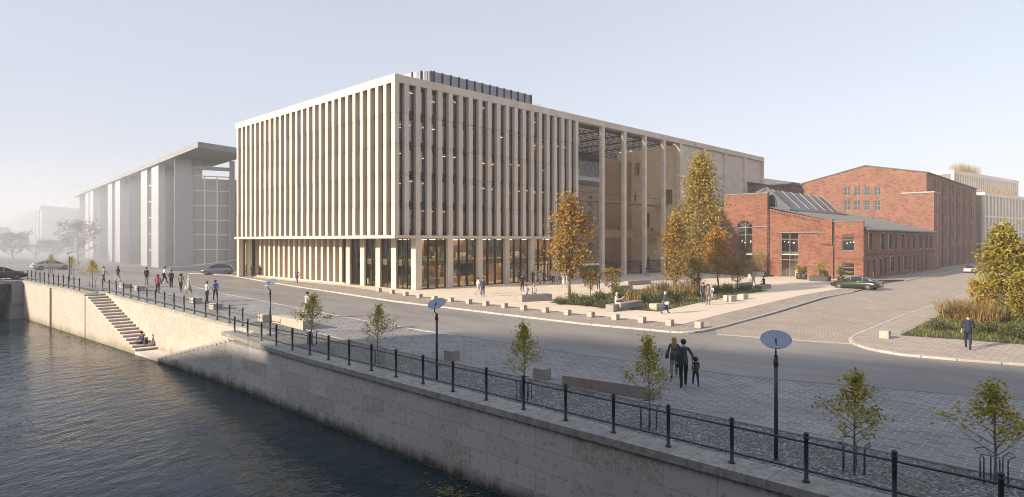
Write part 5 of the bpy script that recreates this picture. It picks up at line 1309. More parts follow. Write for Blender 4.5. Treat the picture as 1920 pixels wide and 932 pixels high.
# ================================================================== cars
def car(label, paint, loc, rot, style='sedan', scale=1.0):
    t = thing('parked_car', label, 'car', loc, rot, None, scale); W2 = .93
    if style == 'sedan':
        L = 4.95
        prof = [(-2.47,.42,.62,.72),(-2.40,.30,.80,.86),(-2.0,.22,.93,.92),(-1.3,.20,.985,.93),(-.4,.20,.96,.94),(.6,.20,.93,.94),(1.2,.20,.90,.93),(1.8,.22,.82,.91),(2.25,.26,.70,.84),(2.47,.40,.55,.66)]
        roof = [(-2.05,.93,.02,.72),(-1.55,1.14,.02,.66),(-.85,1.36,.0,.60),(-.2,1.43,0,.58),(.35,1.38,0,.59),(.85,1.18,0,.66),(1.4,.90,0,.74)]
        wr = .345
    else:
        L = 4.7
        prof = [(-2.35,.45,.80,.76),(-2.28,.32,1.02,.88),(-1.9,.25,1.10,.93),(-1.2,.24,1.08,.94),(0,.24,1.06,.94),(1.0,.24,1.03,.94),(1.6,.25,.96,.92),(2.1,.28,.86,.86),(2.35,.42,.66,.70)]
        roof = [(-2.2,1.06,0,.76),(-1.9,1.38,0,.68),(-1.3,1.60,0,.63),(-.3,1.66,0,.62),(.35,1.58,0,.62),(.85,1.34,0,.68),(1.35,1.03,0,.76)]
        wr = .37
    def ring(x, z0, z1, w):
        zs = z0+(z1-z0)*.62
        return [(x,-w*.9,z0),(x,-w,z0+.12),(x,-w*1.0,zs),(x,-w*.93,z1-.03),(x,-w*.6,z1),(x,w*.6,z1),(x,w*.93,z1-.03),(x,w,zs),(x,w,z0+.12),(x,w*.9,z0)]
    mb = MB(); mb.loft([ring(*p) for p in prof]); mb.build('body', paint, t, loc=(0,0,0), recalc=True)
    gl = M['carglass']
    def rr(x, z, _, w): 
        b = .88 if style == 'sedan' else 1.0
        zb = b-.03; return [(x,-w*1.22 if z > b+.1 else -w,zb),(x,-w*1.06,zb+(z-zb)*.5),(x,-w,max(zb+.01,z-.05)),(x,-w*.7,z),(x,w*.7,z),(x,w,max(zb+.01,z-.05)),(x,w*1.06,zb+(z-zb)*.5),(x,w*1.22 if z > b+.1 else w,zb)]
    mb = MB(); mb.loft([rr(*p) for p in roof]); mb.build('window', gl, t, loc=(0,0,0), recalc=True)
    mid = roof[1:-1] if style != 'sedan' else roof[1:6]
    mb = MB(); mb.loft([[(x,-w*.98,z-.045),(x,-w*.72,z+.008),(x,w*.72,z+.008),(x,w*.98,z-.045),(x,w*.9,z-.06),(x,-w*.9,z-.06)] for x,z,_,w in mid]); mb.build('roof', paint if style != 'sedan' else gl, t, loc=(0,0,0), recalc=True)
    mb = MB()
    for sy in (-1,1):
        pts = [(x, sy*(w*1.0+.01), z-.035) for x,z,_,w in roof]; mb.tube(pts, .028, 5)
        for k in (2,4): x,z,_,w = roof[k]; mb.bar((x-.05,sy*(w*1.2+.0),.95),(x,sy*(w*1.0),z-.05),.06,.05)
        mb.tube([(roof[0][0],sy*.86,.93 if style=='sedan' else 1.06),(roof[-1][0],sy*.88,.90 if style=='sedan' else 1.03)], .016, 5)
    mb.build('window_trim', M['chrome'] if style == 'sedan' else M['darkmetal'], t, loc=(0,0,0))
    ty = rm = None
    for sx in (-1.48 if style == 'sedan' else -1.38, 1.42):
        for sy in (-1,1):
            if ty is None:
                mb = MB(); prf = [(wr*.66,-.11),(wr*.95,-.115),(wr,-.08),(wr,.08),(wr*.95,.115),(wr*.66,.11)]; N = 20
                mb.loft([[(r*math.cos(2*math.pi*j/N),y,r*math.sin(2*math.pi*j/N)) for j in range(N)] for r,y in prf])
                w_ = mb.build('wheel', M['tyre'], t, loc=(sx,sy*.83,wr), recalc=True); ty = w_.data
                mb = MB(); mb.loft([[(r*math.cos(2*math.pi*j/N),y,r*math.sin(2*math.pi*j/N)) for j in range(N)] for r,y in ((wr*.68,-.09),(wr*.70,-.105),(wr*.62,-.105),(wr*.62,-.06))], caps=False)
                for k in range(10): a = k*math.pi/5; mb.bar((0,-.1,0),(wr*.64*math.cos(a),-.095,wr*.64*math.sin(a)),.035,.03)
                N2 = 20; mb.add([(wr*.6*math.cos(2*math.pi*j/N2),-.055,wr*.6*math.sin(2*math.pi*j/N2)) for j in range(N2)], [tuple(range(N2))], 1)
                r_ = mb.build('rim', [M['rim'], M['tyre']], w_, loc=(0,0,0)); rm = r_.data
            else:
                w_ = link('wheel', ty, t, (sx,sy*.83,wr)); r_ = link('rim', rm, w_, (0,0,0))
            if sy > 0: w_.rotation_euler = (0,0,math.pi)
    for sy in (-1,1):
        mb = MB(); x = prof[-2][0]; z = prof[-2][2]-.08; mb.loft([[(x+.05,sy*.5,z-.08),(x+.05,sy*.5,z+.02),(x-.25,sy*.80,z+.05),(x-.18,sy*.83,z-.05)],[(x+.10,sy*.5,z-.08),(x+.10,sy*.5,z+.0),(x-.2,sy*.86,z+.05),(x-.13,sy*.88,z-.05)]], smooth=False); mb.build('headlight', M['headlamp'], t, loc=(0,0,0), recalc=True)
        mb = MB(); x = prof[1][0]; z = prof[1][2]-.1; mb.box(x-.06,x+.12,sy*.45,sy*.84,z-.06,z+.06); mb.build('taillight', M['taillamp'], t, loc=(0,0,0))
        mb = MB(); mb.box(.82,.98,sy*.90,sy*1.04,.94 if style=='sedan' else 1.06,1.06 if style=='sedan' else 1.18); mb.build('mirror', paint, t, loc=(0,0,0))
    mb = MB(); p0 = prof[0]; mb.box(p0[0]-.015,p0[0]+.05,-.26,.26,.5,.61); mb.build('number_plate', M['white'], t, loc=(0,0,0))
    mb = MB()
    for x in (-.35, .55): 
        for sy in (-1,1): mb.box(x-.25,x-.1,sy*.925,sy*.955,.80,.825)
    mb.build('handle', M['chrome'], t, loc=(0,0,0)); return t
def paint(nm, c): 
    t = NT(nm); t.col(c); t.set(Roughness=.28, Metallic=.35); t.bs.inputs['Coat Weight'].default_value = .6; t.bs.inputs['Coat Roughness'].default_value = .06; return t.mat
M['carglass'] = NT('car glass').set(Roughness=.08).mat; M['carglass'].node_tree.nodes['Principled BSDF'].inputs['Base Color'].default_value = (.015,.02,.025,1)
M['chrome'] = simple('chrome', (.55,.56,.58), .2, 0, 1, metal=1); M['headlamp'] = simple('headlamp glass', (.6,.62,.65), .15, 0, 1); M['taillamp'] = simple('tail lamp red', (.25,.01,.01), .2, 0, 1)
toA = lambda xa, ya, xb, yb: math.atan2(yb-ya, xb-xa)
p = Vector(G(1568,541,.012)); q = Vector(G(1659,546,.012)); c = (p+q)/2+Vector((.75,.6,0))
car('dark green saloon car parked at the corner of the brick hall', paint('green paint', (.016,.026,.014)), (c.x,c.y,.012), toA(q.x,q.y,p.x,p.y), 'sedan', 1.1)
x, y, z = G(1817, 512, .012)
car('white car parked far down the side street', paint('white paint', (.55,.56,.58)), (x+1.5,y,z), R(2), 'sedan', .95)
x, y, z = G(409, 515.0)
car('grey blue crossover car parked by the left end of the limestone building', paint('grey paint', (.09,.12,.17)), (x,y,z), math.atan2(-CT,ST)+math.pi*0+R(188)+R(0), 'suv', 1.1)
car('dark saloon car on the bridge at the far left', paint('black paint', (.018,.02,.025)), (10.6,91.4,zb), R(3), 'sedan', 1.05)
x, y = wp(96, 96)
car('silver car on the road beside the bridge saplings', paint('silver paint', (.36,.39,.44)), (x,y,gz(x,y)), R(8), 'sedan', 1.05)
# ================================================================== lobby furniture seen through the glass
def sofa(x, y, z, rot, label, m):
    t = thing('sofa', label, 'sofa', (x,y,z), rot, 'seats behind the lobby glass')
    mb = MB(); mb.loft([[(-1,-.4,.12),(1,-.4,.12),(1,.4,.12),(-1,.4,.12)],[(-1.05,-.45,.2),(1.05,-.45,.2),(1.05,.45,.2),(-1.05,.45,.2)],[(-1.02,-.43,.44),(1.02,-.43,.44),(1.02,.43,.44),(-1.02,.43,.44)]], smooth=False); mb.build('seat', m, t, loc=(0,0,0))
    mb = MB(); mb.loft([[(-1.05,.28,.3),(1.05,.28,.3),(1.05,.48,.3),(-1.05,.48,.3)],[(-1.0,.34,.85),(1.0,.34,.85),(1.0,.52,.85),(-1.0,.52,.85)]], smooth=False); mb.build('backrest', m, t, loc=(0,0,0))
    mb = MB()
    for sx in (-.9,.9):
        for sy in (-.35,.35): mb.box(sx-.03,sx+.03,sy-.03,sy+.03,0,.13)
    mb.build('legs', M['darkmetal'], t, loc=(0,0,0)); return t
red = simple('red fabric', (.35,.07,.03), .8, .1, 3)
for x, y, z, r, lab, m in ((lx+2.9,60.9,3.41,.4,'white sofa on the mezzanine behind the corner column','white'),(lx+6.6,61.3,3.41,2.9,'white sofa on the mezzanine in the first front bay','white'),(lx+10.5,61.5,3.41,.2,'white sofa on the mezzanine in the second front bay','white'),(lx+20.5,61.4,3.41,.3,'white sofa on the mezzanine above the entrance','white'),(lx+24,61.2,3.41,3,'white sofa on the mezzanine above the crowd','white'),(lx+15,61.3,3.41,.1,'red sofa on the mezzanine left of the entrance',None),(lx+3.4,61.3,.155,.2,'grey sofa in the lobby beside the arc lamp','gm'),(lx+6.0,62.5,.155,3.3,'grey sofa farther back in the lobby','gm'),(43.54+1.6,70.0,.155,1.57,'white sofa on the left side of the lobby','white')):
    sofa(x, y, z, r, lab, red if m is None else (M['greymetal'] if m == 'gm' else M[m]))
t = thing('arc_lamp', 'tall arc lamp bending over the lobby sofa', 'floor lamp', (lx+4.6,60.2,.155))
mb = MB(); mb.tube([(-.0,0,0),(0,0,1.4),(.15,0,2.0),(.6,0,2.35),(1.2,0,2.3)], .03, 6); mb.build('stem', M['chrome'], t, loc=(0,0,0))
mb = MB(); mb.lathe([(.06,.18),(.28,.0),(.26,.0),(.04,.16)], 12, 0, (1.2,0,2.12)); mb.build('lamp_shade', M['white'], t, loc=(0,0,0))
# ================================================================== people
def fk(pose):
    """joints (name -> position, radius), edges and a material tag per joint"""
    P = {}; E = []
    def j(n, p, r, par, tg): P[n] = (Vector(p), r, tg); 
    sit = pose.get('sit', 0)
    la, lb = pose['l']; ra, rb = pose['r']      # thigh, shin angles from straight down, forward positive (deg)
    def leg(a, b): return .44*math.cos(R(a))+.43*math.cos(R(b))
    hz = max(leg(la,lb), leg(ra,rb))+.075
    tl = R(pose.get('lean', 0)); up = lambda h, f=0: Vector((0, math.sin(tl)*h+f, math.cos(tl)*h))
    pel = Vector((0,0,hz+.05))
    def add(n, p, r, par, tg):
        P[n] = (Vector(p), r, tg)
        if par: E.append((par, n))
    add('pelvis', pel, .125, None, 1); add('waist', pel+up(.15), .115, 'pelvis', 1); add('chest', pel+up(.33,.012), .14, 'waist', 1)
    add('upper', pel+up(.46), .10, 'chest', 1); add('neck', pel+up(.545,.005), .058, 'upper', 0)
    add('jaw', pel+up(.62,.03), .072, 'neck', 0); add('skull', pel+up(.70,.022), .098, 'jaw', 0); add('crown', pel+up(.765,.01), .072, 'skull', 0)
    add('nose', pel+up(.665,.128), .014, 'jaw', 0)
    for s, nm in ((-1,'l'),(1,'r')):
        add('ear'+nm, pel+up(.675,.01)+Vector((s*.098,0,0)), .018, 'skull', 0)
        a, b = (la,lb) if s < 0 else (ra,rb)
        hip = pel+Vector((s*.092,0,-.05)); kn = hip+Vector((s*.01,math.sin(R(a))*.44,-math.cos(R(a))*.44)); an = kn+Vector((0,math.sin(R(b))*.41,-math.cos(R(b))*.41))
        add('hip'+nm, hip, .098, 'pelvis', 2); add('thigh'+nm, hip.lerp(kn,.5), .094, 'hip'+nm, 2); add('knee'+nm, kn, .072, 'thigh'+nm, 2); add('calf'+nm, kn.lerp(an,.4), .069, 'knee'+nm, 2); add('ankle'+nm, an, .054, 'calf'+nm, 2)
        fd = R(max(-50, min(40, b*.8))) if not sit else 0
        add('heel'+nm, an+Vector((0,-.035,-.035)), .04, 'ankle'+nm, 3); add('ball'+nm, an+Vector((s*.012,.10*math.cos(fd),-.045+.10*math.sin(fd))), .04, 'ankle'+nm, 3); add('toe'+nm, an+Vector((s*.016,.17*math.cos(fd),-.05+.17*math.sin(fd))), .03, 'ball'+nm, 3)
        u, f, o = pose['al'] if s < 0 else pose['ar']   # upper arm swing, forearm swing, outward
        sh = pel+up(.475)+Vector((s*.175,0,0)); el = sh+Vector((s*math.sin(R(o))*.29,math.sin(R(u))*.28,-math.cos(R(u))*.28)); wr = el+Vector((s*math.sin(R(o))*.02-(s*.10 if f > 60 else 0),math.sin(R(f))*.25,-math.cos(R(f))*.25)); d = (wr-el).normalized()
        add('shoulder'+nm, sh, .068, 'upper', 1); add('elbow'+nm, el, .046, 'shoulder'+nm, 1); add('fore'+nm, el.lerp(wr,.45), .042, 'elbow'+nm, 1); add('wrist'+nm, wr, .03, 'fore'+nm, 0); palm = wr+d*.065; add('palm'+nm, palm, .033, 'wrist'+nm, 0)
        side = Vector((0,1,0)) if abs(d.y) < .7 else Vector((0,0,1)); side = (side-d*side.dot(d)).normalized(); inw = d.cross(side)
        if inw.x*s > 0: inw = -inw
        for k, (off, ln) in enumerate(((.027,.072),(.010,.085),(-.008,.078),(-.025,.06))):
            b0 = palm+side*off+d*.03; b1 = b0+d*ln*.55+inw*.008; b2 = b1+d*ln*.45+inw*.022
            add('f%d%s'%(k,nm), b0, .010, 'palm'+nm, 0); add('g%d%s'%(k,nm), b1, .0095, 'f%d%s'%(k,nm), 0); add('h%d%s'%(k,nm), b2, .008, 'g%d%s'%(k,nm), 0)
        t0 = palm-d*.02+side*.035; add('t0'+nm, t0, .011, 'palm'+nm, 0); add('t1'+nm, t0+d*.045+side*.018+inw*.012, .009, 't0'+nm, 0)
    return P, E, pel, hz
def skin_mesh(P, E):
    names = list(P); ix = {n: i for i, n in enumerate(names)}
    me = bpy.data.meshes.new('fig'); me.from_pydata([tuple(P[n][0]) for n in names], [(ix[a], ix[b]) for a, b in E], [])
    ob = bpy.data.objects.new('fig', me); COL.objects.link(ob)
    sk = ob.modifiers.new('skin', 'SKIN'); sk.use_smooth_shade = True; sk.branch_smoothing = .4
    if not me.skin_vertices: 
        raise RuntimeError('no skin layer')
    for i, n in enumerate(names):
        sv = me.skin_vertices[0].data[i]; r = P[n][1]; rx = 1.0
        if n in ('pelvis','waist','chest','upper'): sv.radius = (r*1.22, r*.88)
        elif n in ('skull','crown','jaw'): sv.radius = (r*.9, r*1.06)
        else: sv.radius = (r, r)
        sv.use_root = (n == 'pelvis')
    sd_ = ob.modifiers.new('sub', 'SUBSURF'); sd_.levels = 1; sd_.render_levels = 1
    dg = bpy.context.evaluated_depsgraph_get(); ev = ob.evaluated_get(dg); out = bpy.data.meshes.new_from_object(ev)
    bpy.data.objects.remove(ob); bpy.data.meshes.remove(me)
    segs = [(P[a][0], P[b][0], P[b][2], P[a][2]) for a, b in E]
    out.materials.clear()
    for _ in range(4): out.materials.append(None)
    pol = out.polygons
    for p in pol:
        c = p.center; best, bt = 1e9, 0
        for a, b, tb, ta in segs:
            ab = b-a; l2 = ab.length_squared; t = 0 if l2 == 0 else max(0, min(1, (c-a).dot(ab)/l2)); d = (a+ab*t-c).length_squared
            if d < best: best, bt = d, (tb if t > .35 else ta)
        p.material_index = bt; p.use_smooth = True
    return out
POSES = {
 'stand': dict(l=(2,-2), r=(-3,-4), al=(4,12,14), ar=(-2,10,14)),
 'pocket': dict(l=(4,2), r=(-5,-6), al=(-14,38,24), ar=(6,20,12)),
 'talk': dict(l=(5,0), r=(-4,-5), al=(10,95,14), ar=(0,14,14)),
 'phone': dict(l=(2,0), r=(-3,-4), al=(16,110,10), ar=(14,105,10)),
 'walk': dict(l=(24,14), r=(-14,-30), al=(-22,-6,12), ar=(22,38,12), lean=3),
 'walk2': dict(l=(-12,-34), r=(22,10), al=(20,36,12), ar=(-20,-4,12), lean=4),
 'hand': dict(l=(-6,-22), r=(14,6), al=(-6,8,12), ar=(4,12,34), lean=1),
 'sit': dict(l=(86,4), r=(82,-6), al=(28,80,12), ar=(24,72,12), lean=6, sit=1),
 'read': dict(l=(88,6), r=(84,-2), al=(30,105,12), ar=(34,110,12), lean=8, sit=1),
 'recline': dict(l=(70,20), r=(80,10), al=(-24,10,22), ar=(20,60,12), lean=-14, sit=1),
}
LIB = {}
def lib(pose):
    if pose in LIB: return LIB[pose]
    P, E, pel, hz = fk(POSES[pose]); me = skin_mesh(P, E); LIB[pose] = (me, P, pel, hz); return LIB[pose]
HAIRM = {'black': simple('black hair', (.012,.010,.010), .55, .1, 8), 'brown': simple('brown hair', (.06,.035,.02), .55, .2, 8), 'blond': simple('blond hair', (.36,.21,.085), .5, .2, 8), 'grey': simple('grey hair', (.42,.41,.40), .6, .1, 8)}
SKINM = [simple('skin light', (.46,.28,.20), .6, .06, 5), simple('skin dark', (.13,.07,.045), .6, .06, 5)]
CLO = {}
def cloth(c):
    if c not in CLO: CLO[c] = simple('cloth', c, .85, .12, 12)
    return CLO[c]
SHOE = simple('black shoes', (.015,.014,.014), .5, .1, 6)
HM = {}
def hairmesh(style):
    if style in HM: return HM[style]
    mb = MB(); rings = []
    N = 12
    def ring(z, rx, ry, cy): return [(rx*math.cos(2*math.pi*k/N), cy+ry*math.sin(2*math.pi*k/N), z) for k in range(N)]
    if style == 'short': rg_ = [(-.045,.085,.07,-.045),(.0,.106,.098,-.022),(.045,.106,.115,-.006),(.085,.086,.098,0),(.112,.04,.05,0)]
    elif style == 'bob': rg_ = [(-.13,.085,.06,-.055),(-.06,.112,.085,-.04),(.0,.115,.105,-.022),(.05,.11,.118,-.004),(.09,.088,.098,0),(.116,.04,.05,0)]
    elif style == 'long': rg_ = [(-.40,.05,.025,-.105),(-.30,.085,.035,-.115),(-.13,.10,.055,-.085),(-.04,.112,.09,-.045),(.02,.112,.112,-.018),(.06,.105,.116,-.004),(.095,.08,.09,0),(.116,.04,.05,0)]
    elif style == 'curly': rg_ = [(-.11,.11,.09,-.05),(-.03,.15,.13,-.03),(.04,.155,.15,-.01),(.10,.125,.13,0),(.15,.06,.06,0)]
    elif style == 'bun': rg_ = [(-.045,.085,.07,-.045),(.0,.106,.098,-.022),(.045,.106,.115,-.006),(.085,.086,.098,0),(.112,.05,.05,-.01),(.14,.05,.05,-.03),(.17,.02,.02,-.03)]
    else: rg_ = [(.03,.19,.20,0),(.045,.185,.195,0),(.05,.112,.122,0),(.13,.10,.11,0),(.145,.05,.06,0)]   # hat
    mb.loft([ring(*q) for q in rg_]); HM[style] = mb; return mb
SK = {}
def skirt(len_, flare):
    mb = MB(); N = 14; rg_ = []
    for f in (0, .15, .5, 1): rg_.append([((.150+flare*f)*math.cos(2*math.pi*k/N), (.112+flare*f)*math.sin(2*math.pi*k/N), .20-(len_)*f) for k in range(N)])
    mb.loft(rg_[::-1]); return mb
def person(u, v, face, pose, h, label, top, leg_, hair='short', hc='black', coat=None, coatc=None, skin=0, at=None, group='people on the plaza', dz=.13, shoe=None):
    """face: direction in degrees seen from the camera, 0 = walking away, 90 = to the right"""
    me, P, pel, hz = lib(pose)
    loc = at if at else G(u, v, dz)
    rot = TH-R(90)-R(face); s = h/1.78
    if POSES[pose].get('sit'): loc = (loc[0], loc[1], loc[2])
    t = thing('person', label, 'person', loc, rot, group, s)
    b = link('body', me, t, (0,0,0))
    for i, mt in enumerate((SKINM[skin], cloth(top), cloth(leg_), shoe or SHOE)):
        b.material_slots[i].link = 'OBJECT'; b.material_slots[i].material = mt
    hd = P['skull'][0]
    key = ('hair', hair, hc, pose)
    if key in SK: link('hair' if hair != 'hat' else 'hat', SK[key], t, tuple(hd+Vector((0,-.008,0))))
    else: SK[key] = hairmesh(hair).build('hair' if hair != 'hat' else 'hat', HAIRM[hc], t, loc=tuple(hd+Vector((0,-.008,0)))).data
    if coat:
        ln, fl = {'jacket': (.35,.028), 'coat': (.80,.06), 'skirt': (.62,.09), 'dress': (.74,.08)}[coat]
        cc = coatc or top; key = (coat, cc)
        if key in SK: link(coat, SK[key], t, tuple(pel))
        else: SK[key] = skirt(ln, fl).build(coat, cloth(cc), t, loc=tuple(pel)).data
    return t
def held(name, label, cat, person_, off, size, m, rnd=False):
    """a bag carried at off in the person's own frame"""
    rz = person_.rotation_euler.z; s = person_.scale.x; o = Vector(off)*s
    x = o.x*math.cos(rz)-o.y*math.sin(rz); y = o.x*math.sin(rz)+o.y*math.cos(rz); a, b, c = [k*s/2 for k in size]
    mb = MB(); mb.loft([[(-a*.8,-b*.7,-c),(a*.8,-b*.7,-c),(a*.8,b*.7,-c),(-a*.8,b*.7,-c)],[(-a,-b,-c*.7),(a,-b,-c*.7),(a,b,-c*.7),(-a,b,-c*.7)],[(-a*.95,-b*.9,c*.6),(a*.95,-b*.9,c*.6),(a*.95,b*.9,c*.6),(-a*.95,b*.9,c*.6)],[(-a*.6,-b*.4,c),(a*.6,-b*.4,c),(a*.6,b*.4,c),(-a*.6,b*.4,c)]], smooth=False)
    mb.tube([(-a*.5,0,c*.9),(-a*.3,0,c*1.5),(a*.3,0,c*1.5),(a*.5,0,c*.9)], .012*s, 5)
    l = person_.location; ob = mb.build(name, m, loc=(l.x+x, l.y+y, l.z+o.z), rot=rz); return tag(ob, label, cat)
navy, dk, bk_, gry, lgry, wht, lbl, char, brn = (.03,.045,.085), (.02,.022,.028), (.012,.012,.014), (.17,.175,.185), (.38,.385,.39), (.62,.62,.62), (.36,.44,.58), (.05,.052,.06), (.10,.075,.06)
q_ = 'people strolling on the quay'
# the strollers at the left
person(194,530,10,'walk',1.78,'person in light blue shirt and dark trousers, farthest left of the strollers',lbl,dk,group=q_,dz=.01)
person(221,528,5,'walk2',1.70,'woman with long dark hair in dark jacket and pale trousers on the quay',navy,lgry,'long','black','jacket',group=q_,dz=.01)
person(275,534,0,'stand',1.78,'man in black jacket and grey trousers seen from behind on the quay',bk_,gry,'short','black','jacket',group=q_,dz=.01)
person(296,549.5,-10,'stand',1.68,'woman in magenta jacket by the railing posts',(.34,.035,.13),dk,'bob','black','jacket',group=q_,dz=.01)
w1 = person(308,532,60,'walk',1.82,'man in white shirt and black trousers with a shoulder bag on the quay',wht,bk_,'short','brown',group=q_,dz=.01)
held('shoulder_bag', 'dark shoulder bag of the man in white shirt', 'bag', w1, (.24,-.04,.98), (.10,.32,.30), M['planter'])
person(321,539.5,0,'stand',1.75,'man all in black between the man in white and the woman with curly hair',bk_,bk_,'short','black','jacket',group=q_,dz=.01)
person(339,546.5,-8,'walk',1.68,'woman with curly dark hair in grey top and black trousers',gry,dk,'curly','black',group=q_,dz=.01)
w2 = person(354,551.5,8,'walk2',1.70,'older woman in long pale grey coat with white bag on the quay',(.33,.34,.33),(.30,.25,.22),'bob','grey','coat',group=q_,dz=.01)
held('handbag', 'white bag of the woman in long grey coat', 'bag', w2, (-.30,.02,.58), (.10,.28,.30), M['white'])
person(388,566.5,20,'talk',1.68,'woman in pale blue blouse beside the man in blue sweater',lbl,dk,'bun','black',group=q_,dz=.01)
person(404,564.5,-35,'walk',1.80,'man in blue sweater and grey trousers walking by the railing',(.10,.16,.34),char,'short','black',group=q_,dz=.01,skin=1)
person(575,597,30,'walk2',1.88,'man in pale grey suit half hidden by the spreading sapling',(.34,.36,.39),(.34,.36,.39),'short','black','jacket',group=q_,dz=.01)
# beside the limestone building
b_ = 'people beside the limestone building'
person(463,518,170,'stand',1.9,'man in grey suit, leftmost of the group at the building end',gry,gry,'short','brown','jacket',group=b_)
person(472,520,100,'talk',1.9,'man in dark blue suit standing second from the left at the building end',navy,navy,'short','black','jacket',group=b_)
person(477,517,150,'phone',1.9,'person in charcoal suit partly behind the man in dark blue suit',char,char,'short','brown','jacket',group=b_)
person(487,518.5,170,'walk',1.86,'person in long dark coat, rightmost of the group at the building end',dk,dk,'short','brown','coat',group=b_)
person(557.5,531.5,180,'walk',1.86,'man in blue suit walking alone toward the road',(.06,.09,.16),(.06,.09,.16),'short','brown','jacket',group=b_)
# plaza
person(896,552,75,'walk',1.80,'man in white shirt and pale grey trousers walking on the plaza',wht,lgry,'short','black')
person(905.5,556,175,'stand',1.85,'man in navy suit beside the man in white shirt on the plaza',navy,navy,'short','black','jacket')
person(979,546.5,165,'pocket',1.85,'person in black suit standing alone behind the plaza bench',bk_,bk_,'short','black','jacket')
cr_ = 'people at the entrance'
person(974,532,150,'stand',1.78,'man in black suit left at the entrance doors',dk,dk,'short','black','jacket',group=cr_)
person(983.5,531,190,'talk',1.74,'person in slate grey suit right of the man in black at the entrance',(.25,.27,.31),(.25,.27,.31),'short','grey','jacket',group=cr_)
person(999,532,200,'walk',1.76,'person with white hair in navy suit in front of the lobby column',navy,navy,'short','grey','jacket',group=cr_)
person(1013,533,170,'walk2',1.70,'woman in pale dress at the entrance crowd',(.45,.46,.49),(.46,.28,.20),'bun','brown','dress',group=cr_)
person(1009,529,150,'stand',1.74,'man in blue suit behind the woman in pale dress',(.18,.25,.40),(.18,.25,.40),'short','black','jacket',group=cr_)
person(1020,532,190,'pocket',1.75,'person in charcoal coat between the pale dress and the white shirt',char,char,'bob','black','coat',group=cr_)
person(1032,528,90,'walk',1.80,'man in white shirt and grey trousers near the orange tree',wht,gry,'short','black',group=cr_)
person(1042,529,170,'talk',1.74,'woman in light blue dress left of the orange tree',lbl,(.46,.28,.20),'long','brown','dress',group=cr_)
person(1047,532,200,'stand',1.76,'person in pale blue suit left of the orange tree',(.30,.38,.52),(.30,.38,.52),'short','brown','jacket',group=cr_)
person(1053,532.5,160,'stand',1.72,'person in white jacket and blue trousers half behind the orange tree',wht,(.22,.30,.45),'short','black','jacket',group=cr_)
person(1057,539,140,'walk',1.70,'woman in white dress close to the orange tree trunk',wht,(.46,.28,.20),'bob','brown','dress',group=cr_)
person(1037.5,531.5,190,'stand',1.76,'person in white shirt and dark trousers between the white shirt walker and the orange tree',wht,dk,'short','black',group=cr_)
person(1063,534,150,'walk2',1.74,'person in pale blue shirt just right of the orange tree trunk',lbl,lgry,'short','brown',group=cr_)
person(1068,531,210,'stand',1.72,'person in light grey suit behind the orange tree crown',lgry,lgry,'bob','blond','jacket',group=cr_)
person(1122,542.5,180,'stand',1.85,'man in navy suit and white shirt standing behind the golden bush tree',navy,dk,'short','black','jacket')
person(1149,525,120,'stand',1.76,'person in blue jacket behind the bronze bush tree',(.07,.10,.22),dk,'short','grey','jacket')
person(1155,524.5,170,'stand',1.80,'man in bright navy suit behind the bronze bush tree',(.05,.08,.18),(.05,.08,.18),'short','black','jacket')
person(1161.5,528,175,'pocket',1.76,'man in pale grey suit right of the bronze bush tree',lgry,lgry,'short','brown','jacket')
person(1180,512.5,190,'stand',1.74,'person in grey near the third atrium column',gry,gry,'short','grey')
person(1202,514,180,'stand',1.82,'person in black suit at the bar fence',dk,dk,'short','black','jacket')
person(1212.5,518.5,160,'walk',1.80,'man in blue suit in front of the fourth atrium column',(.06,.09,.19),(.06,.09,.19),'short','black','jacket')
person(1218,513.5,200,'stand',1.78,'person in dark jacket behind the man in blue suit at the column',char,char,'short','brown','jacket')
person(1288,517,120,'walk',1.78,'person in white jacket behind the slim brown tree',wht,lgry,'bob','grey','jacket')
def onseat(u, v, face, pose, h, label, top, leg_, hair, hc, coat=None, seat=.5, **kw):
    x, y, z = G(u, v, .13); pel_h = lib(pose)[3]*h/1.78
    return person(0,0,face,pose,h,label,top,leg_,hair,hc,coat,at=(x,y,z),**kw)
def seatpt(o, fa, fb):  # a point on a stone block's seat, as fractions of its width and length
    bb = [Vector(c) for c in o.bound_box]; x1 = max(c.x for c in bb); y1 = max(c.y for c in bb); h = max(c.z for c in bb)
    p = Matrix.Rotation(o.rotation_euler.z, 3, 'Z') @ Vector((x1*fa, y1*fb, 0)); return (o.location.x+p.x, o.location.y+p.y, o.location.z, h)
def sitter(o, fa, fb, face, pose, h, label, *a, **kw):
    x, y, z, sh = seatpt(o, fa, fb); hz = lib(pose)[3]*h/1.78
    return person(0,0,face,pose,h,label,*a,at=(x,y,z+sh+.09*h/1.78-hz+.0),**kw)
SB = {o['label']: o for o in COL.objects if o.type == 'MESH' and o.get('label') and o.parent is None}
b1 = SB['dark stone bench with two seated people on the plaza']
sitter(b1,.6,.75,-20,'sit',1.72,'brown haired person in pale grey seated on the dark bench',(.42,.44,.47),lgry,'short','brown')
sitter(b1,.6,.52,20,'sit',1.74,'blond person in pale blue seated on the dark bench',(.46,.50,.56),lgry,'bob','blond')
b2_ = SB['stone bench where the reader sits by the shrubs']
rd_ = sitter(b2_,.35,.84,120,'read',1.76,'white haired man in pale blue shirt reading on the stone bench',(.46,.50,.55),lgry,'short','grey')
l = rd_.location; sp = [1.0, 0]; mb = MB(); mb.box(-.17,.17,-.006,.006,0,.26); 
mb.build('newspaper', M['white'], loc=(0,0,0)); nw = COL.objects['newspaper'] if 'newspaper' in COL.objects else None
fwd = Vector((-math.sin(rd_.rotation_euler.z), math.cos(rd_.rotation_euler.z), 0)); hw = lib('read')[1]['palml'][0].lerp(lib('read')[1]['palmr'][0], .5); sc_ = rd_.scale.x
